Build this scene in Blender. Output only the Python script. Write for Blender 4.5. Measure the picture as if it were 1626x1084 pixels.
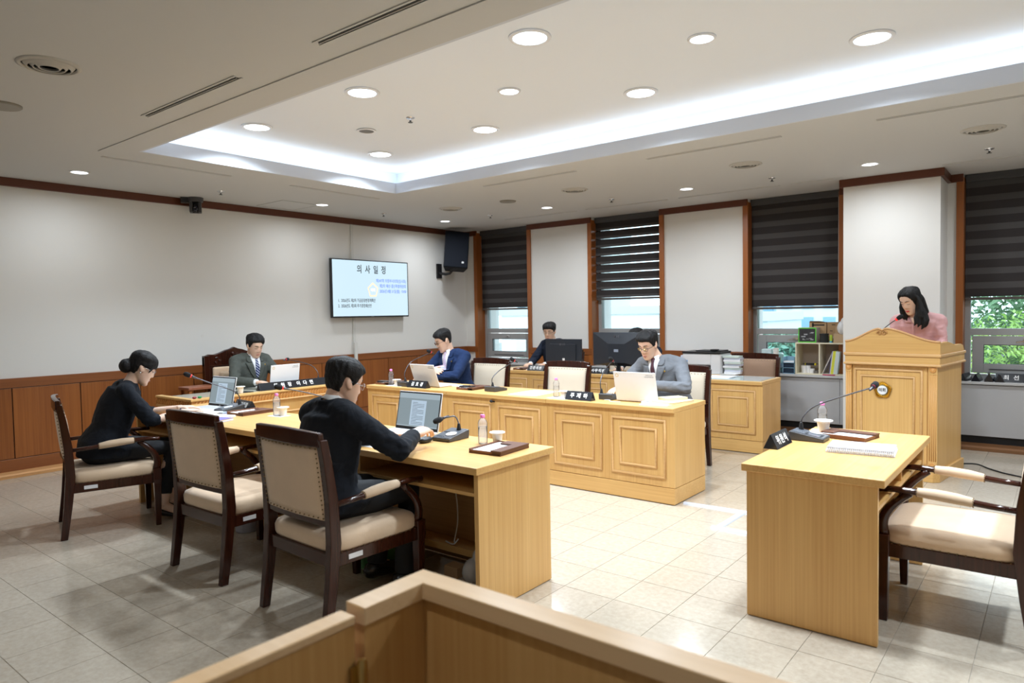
import bpy, bmesh, math, random
from math import sin, cos, pi, radians as RD, atan2, sqrt
from mathutils import Vector, Matrix, Euler, noise
from mathutils.bvhtree import BVHTree
random.seed(7)
S = bpy.context.scene
for _o in list(bpy.data.objects):
    bpy.data.objects.remove(_o)

# ------------------------------------------------------------------ camera, world, exposure
CAM_H = 1.47
cam_d = bpy.data.cameras.new('camera'); cam = bpy.data.objects.new('camera', cam_d)
S.collection.objects.link(cam); S.camera = cam
_yaw, _pit, _rol = .67344, .04053, -.01742
_f = Vector((-sin(_yaw)*cos(_pit), cos(_yaw)*cos(_pit), -sin(_pit)))
_r = Vector((cos(_yaw), sin(_yaw), 0)); _u = _r.cross(_f)
_r2 = cos(_rol)*_r + sin(_rol)*_u; _u2 = -sin(_rol)*_r + cos(_rol)*_u
_m = Matrix((_r2, _u2, -_f)).transposed().to_4x4(); _m.translation = (0, 0, CAM_H)
cam.matrix_world = _m
cam_d.sensor_width = 36; cam_d.lens = 1100/1626*36
cam_d.clip_start = .05; cam_d.clip_end = 400
cam_d.dof.use_dof = True; cam_d.dof.focus_distance = 5.2; cam_d.dof.aperture_fstop = 3.2

W = bpy.data.worlds.new('world'); S.world = W; W.use_nodes = True
_n = W.node_tree.nodes; _bg = _n['Background']
_bg.inputs[0].default_value = (.88, .95, 1.0, 1); _bg.inputs[1].default_value = 3.4
S.view_settings.view_transform = 'Standard'; S.view_settings.look = 'None'
S.view_settings.gamma = 1; S.view_settings.use_curve_mapping = False
S.view_settings.exposure = 0.06
S.cycles.use_denoising = True
S.cycles.max_bounces = 8; S.cycles.diffuse_bounces = 5; S.cycles.glossy_bounces = 3
S.cycles.transparent_max_bounces = 10; S.cycles.transmission_bounces = 4
S.cycles.sample_clamp_indirect = 6
S.cycles.caustics_reflective = False; S.cycles.caustics_refractive = False
BIG_W, SMALL_W, WALL_W, COVE_W = 31, 8, 25, 12
COOL = (.79, .90, 1.0); WARM = (.88, .94, 1.0)

# ------------------------------------------------------------------ materials
MATS = {}
def mat(name, col, rough=.5, metal=0, spec=.5, emit=None, es=1, bump=None, sheen=0, trans=0, coat=0, var=None):
    if name in MATS: return MATS[name]
    m = bpy.data.materials.new(name); m.use_nodes = True; nt = m.node_tree; b = nt.nodes['Principled BSDF']
    c = tuple(col)+(1,)
    b.inputs['Base Color'].default_value = c; b.inputs['Roughness'].default_value = rough
    b.inputs['Metallic'].default_value = metal; b.inputs['Specular IOR Level'].default_value = spec
    if coat: b.inputs['Coat Weight'].default_value = coat; b.inputs['Coat Roughness'].default_value = .12
    if sheen: b.inputs['Sheen Weight'].default_value = sheen; b.inputs['Sheen Roughness'].default_value = .5
    if trans: b.inputs['Transmission Weight'].default_value = trans
    if emit: b.inputs['Emission Color'].default_value = tuple(emit)+(1,); b.inputs['Emission Strength'].default_value = es
    if bump or var:
        tc = nt.nodes.new('ShaderNodeTexCoord')
        no = nt.nodes.new('ShaderNodeTexNoise')
        sc = bump[0] if bump else var[0]
        no.inputs['Scale'].default_value = sc; no.inputs['Detail'].default_value = 4
        nt.links.new(tc.outputs['Object'], no.inputs['Vector'])
        if bump:
            bp = nt.nodes.new('ShaderNodeBump'); bp.inputs['Strength'].default_value = bump[1]; bp.inputs['Distance'].default_value = .004
            nt.links.new(no.outputs['Fac'], bp.inputs['Height']); nt.links.new(bp.outputs['Normal'], b.inputs['Normal'])
        if var:
            n2 = nt.nodes.new('ShaderNodeTexNoise'); n2.inputs['Scale'].default_value = var[0]; n2.inputs['Detail'].default_value = 5
            nt.links.new(tc.outputs['Object'], n2.inputs['Vector'])
            mx = nt.nodes.new('ShaderNodeMix'); mx.data_type = 'RGBA'
            mx.inputs[6].default_value = tuple(v*(1-var[1]) for v in col)+(1,); mx.inputs[7].default_value = tuple(min(1, v*(1+var[1])) for v in col)+(1,)
            nt.links.new(n2.outputs['Fac'], mx.inputs[0]); nt.links.new(mx.outputs[2], b.inputs['Base Color'])
    MATS[name] = m; return m

def wood(name, c1, c2, axis='z', fine=90, rough=.38, objrand=.0, coat=0, seam=0):
    """grain running along the given axis of the object"""
    if name in MATS: return MATS[name]
    m = bpy.data.materials.new(name); m.use_nodes = True; nt = m.node_tree; b = nt.nodes['Principled BSDF']
    N = nt.nodes.new; Lk = nt.links.new
    tc = N('ShaderNodeTexCoord'); mp = N('ShaderNodeMapping'); mp2 = N('ShaderNodeMapping')
    lo = 1.2
    s1 = {'z': (fine, fine, lo), 'x': (lo, fine, fine), 'y': (fine, lo, fine)}[axis]
    s2 = {'z': (9, 9, .5), 'x': (.5, 9, 9), 'y': (9, .5, 9)}[axis]
    mp.inputs['Scale'].default_value = s1; mp2.inputs['Scale'].default_value = s2
    oi = N('ShaderNodeObjectInfo'); ad = N('ShaderNodeVectorMath'); ad.operation = 'MULTIPLY_ADD'
    cb = N('ShaderNodeCombineXYZ'); Lk(oi.outputs['Random'], cb.inputs[0]); Lk(oi.outputs['Random'], cb.inputs[1]); Lk(oi.outputs['Random'], cb.inputs[2])
    ad.inputs[1].default_value = (7, 5, 3); Lk(cb.outputs[0], ad.inputs[0]); Lk(tc.outputs['Object'], ad.inputs[2])
    Lk(ad.outputs[0], mp.inputs['Vector']); Lk(ad.outputs[0], mp2.inputs['Vector'])
    n1 = N('ShaderNodeTexNoise'); n1.inputs['Scale'].default_value = 1; n1.inputs['Detail'].default_value = 3
    n2 = N('ShaderNodeTexNoise'); n2.inputs['Scale'].default_value = 1; n2.inputs['Detail'].default_value = 2; n2.inputs['Distortion'].default_value = .4
    Lk(mp.outputs[0], n1.inputs['Vector']); Lk(mp2.outputs[0], n2.inputs['Vector'])
    mm = N('ShaderNodeMath'); mm.operation = 'MULTIPLY_ADD'; mm.inputs[1].default_value = .55
    m3 = N('ShaderNodeMath'); m3.operation = 'MULTIPLY'; m3.inputs[1].default_value = .45
    Lk(n1.outputs['Fac'], mm.inputs[0]); Lk(n2.outputs['Fac'], m3.inputs[0]); Lk(m3.outputs[0], mm.inputs[2])
    cr = N('ShaderNodeValToRGB'); cr.color_ramp.elements[0].position = .33; cr.color_ramp.elements[1].position = .66
    cr.color_ramp.elements[0].color = tuple(c1)+(1,); cr.color_ramp.elements[1].color = tuple(c2)+(1,)
    Lk(mm.outputs[0], cr.inputs[0])
    out = cr.outputs[0]
    if objrand:
        hs = N('ShaderNodeHueSaturation'); ma = N('ShaderNodeMath'); ma.operation = 'MULTIPLY_ADD'; ma.inputs[1].default_value = objrand; ma.inputs[2].default_value = 1-objrand/2
        Lk(oi.outputs['Random'], ma.inputs[0]); Lk(ma.outputs[0], hs.inputs['Value']); Lk(out, hs.inputs['Color']); out = hs.outputs[0]
    Lk(out, b.inputs['Base Color']); b.inputs['Roughness'].default_value = rough
    if coat: b.inputs['Coat Weight'].default_value = coat; b.inputs['Coat Roughness'].default_value = .1
    bp = N('ShaderNodeBump'); bp.inputs['Strength'].default_value = .12; bp.inputs['Distance'].default_value = .001
    Lk(n1.outputs['Fac'], bp.inputs['Height']); Lk(bp.outputs[0], b.inputs['Normal'])
    MATS[name] = m; return m

OAK1, OAK2 = (.565, .315, .100), (.69, .43, .160)
oak = wood('oak_vertical', OAK1, OAK2, 'z'); oakx = wood('oak_along_x', OAK1, OAK2, 'x'); oaky = wood('oak_along_y', OAK1, OAK2, 'y')
oakmold = wood('oak_moulding', (.56, .32, .12), (.66, .40, .17), 'x', 60)
oakcarve = mat('oak_carved', (.58, .27, .07), .45)
oakin = wood('oak_inside', (.36, .19, .065), (.44, .25, .10), 'x')
railw = wood('rail_wood', (.58, .31, .10), (.68, .40, .15), 'z', 70); railtop = wood('rail_top', (.76, .50, .26), (.84, .58, .33), 'x', 70, .28)
cherry = wood('wainscot_wood', (.20, .058, .013), (.31, .103, .024), 'z', 70, .33, .25)
cherrytrim = wood('wainscot_trim', (.20, .062, .016), (.26, .085, .024), 'y', 60, .35)
cherryx = wood('wood_trim_x', (.20, .062, .016), (.26, .085, .024), 'x', 60, .35)
cherryz = wood('window_casing_wood', (.27, .08, .016), (.34, .11, .024), 'z', 60, .35)
crown = mat('crown_moulding', (.10, .025, .008), .4)
basew = wood('skirting_step', (.48, .23, .08), (.60, .32, .13), 'y', 60, .35)
darkw = wood('dark_chair_wood', (.024, .006, .003), (.048, .012, .006), 'z', 80, .14, 0, 0)
MATS['dark_chair_wood'].node_tree.nodes['Principled BSDF'].inputs['Specular IOR Level'].default_value = .45
suede = mat('beige_suede', (.66, .49, .335), .85, sheen=.3, bump=(60, .25), var=(9, .10))
suede_d = mat('tan_suede', (.30, .19, .125), .85, sheen=.3, bump=(60, .25), var=(9, .10))
cream = mat('cream_upholstery', (.70, .60, .47), .8, sheen=.2, bump=(60, .2))
brass = mat('nail_brass', (.20, .13, .06), .35, .9)
nail_l = mat('nail_light', (.62, .48, .25), .35, .8)
white_p = mat('white_paint', (.80, .80, .77), .55)
wallp = mat('wallpaper_white', (.74, .735, .71), .75, bump=(180, .15))
ceil_m = mat('ceiling_paint_shaded', (.555, .555, .545), .85, bump=(140, .05))  # whitish lower ceiling; its dimness is put into this greyer base
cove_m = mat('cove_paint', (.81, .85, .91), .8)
grey_box = mat('grey_metal_casing', (.44, .44, .45), .45)
alu = mat('window_aluminium', (.36, .37, .375), .4, .2)
blackp = mat('black_plastic', (.012, .012, .014), .38)
black_m = mat('black_matte', (.010, .010, .011), .7)
darkgrey = mat('dark_grey_plastic', (.055, .055, .06), .4)
gunmetal = mat('gooseneck_metal', (.10, .10, .11), .35, .8)
foam = mat('foam_black', (.008, .008, .010), .95, bump=(500, .6))
redring = mat('red_ring', (.75, .03, .03), .4, emit=(1, .05, .04), es=.5)
redoff = mat('dull_red_ring', (.18, .02, .04), .4)
paper = mat('white_paper', (.84, .85, .87), .75)
paper2 = mat('bluish_paper', (.66, .70, .82), .75)
leather = mat('brown_leather', (.115, .042, .022), .42, bump=(220, .15))
leather_t = mat('brown_leather_side', (.19, .07, .03), .45)
pinkcap = mat('pink_cap', (.90, .24, .58), .35)
cupm = mat('paper_cup', (.86, .83, .78), .6)
chrome = mat('chrome', (.75, .75, .76), .18, 1)
brassm = mat('brass', (.60, .42, .16), .28, 1)
gold = mat('gold_emblem', (.80, .58, .18), .2, 1)
goldp = mat('gold_print', (.72, .50, .16), .4)
whitepl = mat('white_plastic', (.78, .78, .79), .35)
screen_tv = mat('tv_screen', (.02, .02, .02), .2, emit=(.66, .86, .98), es=.98)
printgrey = mat('print_grey', (.25, .25, .27), .6)
platew = mat('plate_white_letter', (.80, .80, .80), .5, emit=(1, 1, 1), es=.0)
letter_dark = mat('letter_dark', (.02, .02, .02), .6)

def glassmat(name, tint=(.9, .97, 1.0), gl=.08, milk=0):
    m = bpy.data.materials.new(name); m.use_nodes = True; nt = m.node_tree
    for n in list(nt.nodes): nt.nodes.remove(n)
    o = nt.nodes.new('ShaderNodeOutputMaterial'); mx = nt.nodes.new('ShaderNodeMixShader'); t = nt.nodes.new('ShaderNodeBsdfTransparent'); g = nt.nodes.new('ShaderNodeBsdfGlossy')
    t.inputs[0].default_value = tint+(1,); g.inputs['Roughness'].default_value = .03
    fr = nt.nodes.new('ShaderNodeFresnel'); fr.inputs[0].default_value = 1.25+gl
    nt.links.new(fr.outputs[0], mx.inputs[0])
    if milk:
        df = nt.nodes.new('ShaderNodeBsdfTranslucent'); df.inputs[0].default_value = (.95, .95, .95, 1); m0 = nt.nodes.new('ShaderNodeMixShader'); m0.inputs[0].default_value = milk
        nt.links.new(t.outputs[0], m0.inputs[1]); nt.links.new(df.outputs[0], m0.inputs[2]); nt.links.new(m0.outputs[0], mx.inputs[1])
    else: nt.links.new(t.outputs[0], mx.inputs[1])
    nt.links.new(g.outputs[0], mx.inputs[2]); nt.links.new(mx.outputs[0], o.inputs[0])
    MATS[name] = m; return m
pane_m = glassmat('window_glass', (.88, .97, 1.0), .2); bottle_m = glassmat('bottle_plastic', (.97, .97, .98), -.12, .22); lens_m = glassmat('spectacle_lens', (.97, .97, .98), .15)

# ------------------------------------------------------------------ mesh helpers
COL = S.collection
class MB:
    def __init__(s): s.v = []; s.f = []; s.M = Matrix.Identity(4)
    def add(s, vs, fs):
        k = len(s.v); M = s.M
        s.v += [tuple(M @ Vector(v)) for v in vs]; s.f += [tuple(i+k for i in f) for f in fs]; return s
    def box(s, x0, x1, y0, y1, z0, z1):
        return s.add([(x0, y0, z0), (x1, y0, z0), (x1, y1, z0), (x0, y1, z0), (x0, y0, z1), (x1, y0, z1), (x1, y1, z1), (x0, y1, z1)],
                     [(0, 3, 2, 1), (4, 5, 6, 7), (0, 1, 5, 4), (1, 2, 6, 5), (2, 3, 7, 6), (3, 0, 4, 7)])
    def prism(s, poly, a, b, axis='x'):
        """extrude a 2-D polygon between a and b along the axis"""
        def P(p, t): return {'x': (t, p[0], p[1]), 'y': (p[0], t, p[1]), 'z': (p[0], p[1], t)}[axis]
        n = len(poly); vs = [P(p, a) for p in poly]+[P(p, b) for p in poly]
        return s.add(vs, [tuple(range(n-1, -1, -1)), tuple(range(n, 2*n))]+[(i, (i+1) % n, n+(i+1) % n, n+i) for i in range(n)])
    def rings(s, rings, cap=True, closed=False):
        n = len(rings[0]); vs = [p for r in rings for p in r]; fs = []
        R = len(rings)
        for i in range(R if closed else R-1):
            for j in range(n):
                a = i*n+j; b = i*n+(j+1) % n; c = ((i+1) % R)*n+(j+1) % n; d = ((i+1) % R)*n+j
                fs.append((a, b, c, d))
        if cap and not closed: fs += [tuple(range(n-1, -1, -1)), tuple((R-1)*n+j for j in range(n))]
        return s.add(vs, fs)
    def lathe(s, prof, c=(0, 0, 0), n=16, cap=True, axis='z'):
        def P(r, a, z): return {'z': (c[0]+r*cos(a), c[1]+r*sin(a), c[2]+z), 'y': (c[0]+r*cos(a), c[1]-z, c[2]+r*sin(a)), 'x': (c[0]+z, c[1]+r*cos(a), c[2]+r*sin(a))}[axis]
        return s.rings([[P(r, 2*pi*j/n, z) for j in range(n)] for r, z in prof], cap)
    def tube(s, pts, rad, n=8, cap=True, flat=1.0, up=None):
        """rad: number or list; flat squashes the section along its second direction"""
        P = [Vector(p) for p in pts]; rr = rad if hasattr(rad, '__len__') else [rad]*len(P)
        rs = []; prev = None
        for i, p in enumerate(P):
            t = (P[min(i+1, len(P)-1)]-P[max(i-1, 0)]).normalized()
            if prev is None: u = Vector(up) if up else (Vector((0, 0, 1)) if abs(t.z) < .9 else Vector((1, 0, 0)))
            else: u = prev
            u = (u-t*u.dot(t)).normalized(); prev = u; w = t.cross(u)
            r = rr[i]; ru, rw = (r if not hasattr(r, '__len__') else r[0]), (r*flat if not hasattr(r, '__len__') else r[1])
            rs.append([p+u*ru*cos(2*pi*j/n)+w*rw*sin(2*pi*j/n) for j in range(n)])
        return s.rings(rs, cap)
    def ell(s, c, r, n=12, m=8, R=None):
        c = Vector(c); rs = []
        for i in range(1, m):
            th = pi*i/m; ring = []
            for j in range(n):
                a = 2*pi*j/n; v = Vector((r[0]*sin(th)*cos(a), r[1]*sin(th)*sin(a), -r[2]*cos(th)))
                ring.append(c+(R @ v if R else v))
            rs.append(ring)
        k = len(rs); vs = [p for q in rs for p in q]
        bot = c+(R @ Vector((0, 0, -r[2])) if R else Vector((0, 0, -r[2]))); top = c+(R @ Vector((0, 0, r[2])) if R else Vector((0, 0, r[2])))
        vs += [bot, top]; B = k*n; T = B+1
        fs = [(i*n+j, i*n+(j+1) % n, (i+1)*n+(j+1) % n, (i+1)*n+j) for i in range(k-1) for j in range(n)]
        fs += [(B, (j+1) % n, j) for j in range(n)]+[(T, (k-1)*n+j, (k-1)*n+(j+1) % n) for j in range(n)]
        return s.add(vs, fs)
    def bar(s, a, b, w, h, up=(0, 0, 1)):
        a = Vector(a); b = Vector(b); t = (b-a).normalized(); u = Vector(up); u = (u-t*u.dot(t)).normalized(); x = t.cross(u)
        q = [x*w/2+u*h/2, -x*w/2+u*h/2, -x*w/2-u*h/2, x*w/2-u*h/2]
        return s.rings([[a+v for v in q], [b+v for v in q]])
    def mesh(s, name, m=None, smooth=False):
        me = bpy.data.meshes.new(name); me.from_pydata(s.v, [], s.f); me.update()
        if m: me.materials.append(m)
        if smooth:
            for p in me.polygons: p.use_smooth = True
        return me
    def obj(s, name, m, parent=None, smooth=False, bevel=0, seg=2, label=None, kind=None, fix=True):
        me = s.mesh(name, m, smooth)
        if fix:
            bm = bmesh.new(); bm.from_mesh(me); bmesh.ops.recalc_face_normals(bm, faces=bm.faces); bm.to_mesh(me); bm.free()
        o = bpy.data.objects.new(name, me); COL.objects.link(o)
        if parent: o.parent = parent
        if bevel:
            b = o.modifiers.new('bevel', 'BEVEL'); b.width = bevel; b.segments = seg; b.limit_method = 'ANGLE'; b.angle_limit = RD(50)
        if label: o['label'] = label
        if kind: o['kind'] = kind
        return o
def smooth_by_angle(o, a=40):
    me = o.data
    for p in me.polygons: p.use_smooth = True
    me.set_sharp_from_angle(angle=RD(a))
def thing(name, label, cat, loc=(0, 0, 0), rz=0, group=None):
    o = bpy.data.objects.new(name, None); COL.objects.link(o); o.location = loc; o.rotation_euler = (0, 0, rz); o.empty_display_size = .1
    o['label'] = label; o['category'] = cat
    if group: o['group'] = group
    return o
def tag(o, label, cat, group=None):
    o['label'] = label; o['category'] = cat
    if group: o['group'] = group
    return o
def struct(o): o['kind'] = 'structure'; return o
KIDS = {}
def dup(root, loc, rz=None, label=None, group=None):
    def cp(o, par):
        c = o.copy(); COL.objects.link(c)
        if par: c.parent = par
        for ch in [x for x in ALLO() if x.parent == o]: cp(ch, c)
        return c
    allo = list(COL.objects)
    def ALLO(): return allo
    r = cp(root, None); r.location = loc
    if rz is not None: r.rotation_euler = (0, 0, rz)
    if label: r['label'] = label
    if group: r['group'] = group
    return r
def text(body, size, m, parent, loc, rot, name='lettering', ext=.0006, off=0, xs=1, align='CENTER', spacing=1):
    c = bpy.data.curves.new(name, 'FONT'); c.body = body; c.size = size; c.extrude = ext; c.resolution_u = 2; c.offset = off
    c.align_x = align; c.align_y = 'CENTER'; c.space_character = spacing
    t = bpy.data.objects.new(name, c); me = bpy.data.meshes.new_from_object(t)
    bpy.data.objects.remove(t)
    me.materials.clear(); me.materials.append(m)
    o = bpy.data.objects.new(name, me); COL.objects.link(o); o.parent = parent; o.location = loc; o.rotation_euler = rot; o.scale = (xs, 1, 1)
    return o
# ------------------------------------------------------------------ the room
XL, YW, ZC, XR, YB = -7.85, 8.62, 2.835, 3.2, -2.6
Z_UP = 3.10
CX0, CX1, CY0, CY1 = -5.85, 2.6, 2.58, 5.30          # opening of the lit ceiling recess

# floor: a slab with the tiles laid on it one by one
floor = struct(MB().box(XL-.3, XR+.2, YB-.2, YW+.3, -.2, -.0035).obj('floor', mat('floor_joint', (.33, .295, .245), .8)))
tile_m = bpy.data.materials.new('floor_tile'); tile_m.use_nodes = True
def _tile():
    nt = tile_m.node_tree; b = nt.nodes['Principled BSDF']; N = nt.nodes.new; Lk = nt.links.new
    g = N('ShaderNodeNewGeometry'); oi = N('ShaderNodeObjectInfo')
    n1 = N('ShaderNodeTexNoise'); n1.inputs['Scale'].default_value = 34; n1.inputs['Detail'].default_value = 6; n1.inputs['Roughness'].default_value = .7
    n2 = N('ShaderNodeTexNoise'); n2.inputs['Scale'].default_value = 1.1; n2.inputs['Detail'].default_value = 3
    for n in (n1, n2): Lk(g.outputs['Position'], n.inputs['Vector'])
    cr = N('ShaderNodeValToRGB'); cr.color_ramp.elements[0].position = .3; cr.color_ramp.elements[1].position = .72
    cr.color_ramp.elements[0].color = (.395, .335, .262, 1); cr.color_ramp.elements[1].color = (.51, .447, .360, 1)
    ma = N('ShaderNodeMath'); ma.operation = 'MULTIPLY_ADD'; ma.inputs[1].default_value = .10
    m2 = N('ShaderNodeMath'); m2.operation = 'MULTIPLY_ADD'; m2.inputs[1].default_value = .03
    Lk(n2.outputs['Fac'], ma.inputs[0]); Lk(n1.outputs['Fac'], ma.inputs[2]); Lk(oi.outputs['Random'], m2.inputs[0]); Lk(ma.outputs[0], m2.inputs[2])
    sb = N('ShaderNodeMath'); sb.operation = 'SUBTRACT'; sb.inputs[1].default_value = .07; Lk(m2.outputs[0], sb.inputs[0]); Lk(sb.outputs[0], cr.inputs[0])
    Lk(cr.outputs[0], b.inputs['Base Color'])
    rr = N('ShaderNodeMapRange'); rr.inputs['To Min'].default_value = .11; rr.inputs['To Max'].default_value = .22; Lk(n2.outputs['Fac'], rr.inputs['Value']); Lk(rr.outputs[0], b.inputs['Roughness'])
    b.inputs['Specular IOR Level'].default_value = .55
_tile()
G = .302; tx0, ty0 = -.88, .92
def tile_mesh(w, d):
    g = .0008; t = .0008
    vs = [(g, g, -.0035), (w-g, g, -.0035), (w-g, d-g, -.0035), (g, d-g, -.0035), (g+t, g+t, 0), (w-g-t, g+t, 0), (w-g-t, d-g-t, 0), (g+t, d-g-t, 0)]
    return vs, [(4, 5, 6, 7), (0, 1, 5, 4), (1, 2, 6, 5), (2, 3, 7, 6), (3, 0, 4, 7)]
tiles = []
i0 = int(math.floor((XL-tx0)/G)); i1 = int(math.ceil((XR-tx0)/G)); j0 = int(math.floor((YB-ty0)/G)); j1 = int(math.ceil((YW-ty0)/G))
for i in range(i0, i1):
    for j in range(j0, j1):
        x, y = tx0+i*G, ty0+j*G
        cxm, cym = x+G/2, y+G/2
        v = Vector((cxm, cym, -CAM_H)); w = v.dot(_f)
        vis = 0
        if w > .3:
            px = 813+1100*v.dot(_r2)/w; py = 542-1100*v.dot(_u2)/w
            if -20 < px < 1646 and -20 < py < 1104: vis = (1100/w)**2*(CAM_H/v.length)
            # hidden by the desks or by the rail
            if -5.8 < cxm < -2.3 and 4.8 < cym < 5.7: vis = 0
            if cxm > -1.1 and cym < 2.6: vis = 0
        tiles.append((vis, x, y))
tiles.sort(reverse=True)
_tv, _tf = tile_mesh(G, G); _tm = MB().add(_tv, _tf).mesh('tile', tile_m)
for vis, x, y in tiles[:300]:
    o = bpy.data.objects.new('floor_tile', _tm); COL.objects.link(o); o.parent = floor; o.location = (x, y, 0)
rest = MB()
for vis, x, y in tiles[300:]:
    rest.M = Matrix.Translation((x, y, 0)); rest.add(_tv, _tf)
rest.obj('floor_tile', tile_m, floor, kind='stuff', fix=False)

# left wall and its wainscot
wl = struct(MB().box(XL-.2, XL, YB, YW+.3, 0, 3.25).obj('wall_left', wallp))
WT = .935
MB().box(XL, XL+.030, YB, YW, .845, WT).obj('wainscot_rail', cherrytrim, wl, bevel=.002)
MB().box(XL, XL+.030, YB, YW, .03, .165).obj('wainscot_rail', cherrytrim, wl, bevel=.002)
MB().box(XL, XL+.012, YB, YW, .165, .845).obj('wainscot_backing', black_m, wl)
y = 2.165-.587*9
while y < YW:
    a, b = max(y, YB), min(y+.587, YW)
    if b-a > .05: MB().box(XL+.012, XL+.024, a+.004, b-.004, .170, .840).obj('wainscot_panel', cherry, wl, bevel=.0015)
    y += .587
struct(MB().prism([(XL, 0), (XL+.13, 0), (XL+.13, .028), (XL+.115, .04), (XL+.02, .052), (XL, .052)], YB, YW-.12, 'y').obj('baseboard_left', basew, bevel=.002))
struct(MB().box(XL, XL+.035, YB, YW, 2.755, ZC).obj('trim_1', crown, bevel=.003))

# window wall: piers with deep window bays between them
ww = struct(MB().box(XL-.2, XR+.2, 8.98, 9.2, -.2, .64).obj('wall_back', wallp))
MB().box(XL-.2, XR+.2, 8.80, 9.2, 2.80, 3.25).obj('lintel', wallp, ww)
bays = [(-7.58, -6.53), (-5.37, -4.285), (-3.09, -2.03), (-.835, .25), (1.43, 2.51)]
edges = [XL]+[e for b in bays for e in b]+[XR]
for k in range(0, len(edges), 2):
    a, b = edges[k], edges[k+1]
    MB().box(a, b, YW, 9.15, WT-.03, ZC+.1).obj('pier', wallp, ww)
    MB().box(a, b, YW, 9.15, 0, WT-.03).obj('pier_base', wallp, ww)
    MB().box(a, b, YW-.028, YW, .845, WT).obj('wainscot_rail', cherryx, ww, bevel=.002)
    n = max(1, round((b-a)/.55)); w = (b-a)/n
    if b-a > .3:
        for q in range(n): MB().box(a+q*w+.004, a+(q+1)*w-.004, YW-.022, YW, .66, .840).obj('wainscot_panel', cherry, ww, bevel=.0015)
    MB().box(a, b, YW-.035, YW, 2.755, ZC).obj('cornice', crown, ww, bevel=.003)
# structural column standing in front of the wall beside the podium
col = struct(MB().box(-1.87, -.975, 8.09, YW+.05, 0, ZC).obj('wall_column', wallp))
MB().box(-1.905, -.94, 8.055, YW, 2.755, ZC).obj('cornice', crown, col, bevel=.003)
# grey casing under the windows, black plinth and wooden step
sill = struct(MB().box(XL, XR, 8.50, 8.98, .13, .655).obj('trim_2', grey_box, bevel=.003))
MB().box(XL, XR, 8.475, 9.0, .662, .690).obj('sill_board', mat('sill_board', (.50, .50, .50), .4), sill, bevel=.004)
MB().box(XL, XR, 8.53, 8.9, .05, .13).obj('plinth', black_m, sill)
MB().prism([(8.36, 0), (8.56, 0), (8.56, .055), (8.38, .045), (8.36, .03)], XL+.14, XR, 'x').obj('skirting_step', wood('skirting_dark', (.16, .07, .03), (.22, .10, .04), 'x', 60), sill)
for x in (-6.0, -3.9, -2.0, -.2, 1.6): MB().box(x-.002, x+.002, 8.4985, 8.501, .14, .65).obj('joint', darkgrey, sill)

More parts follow.
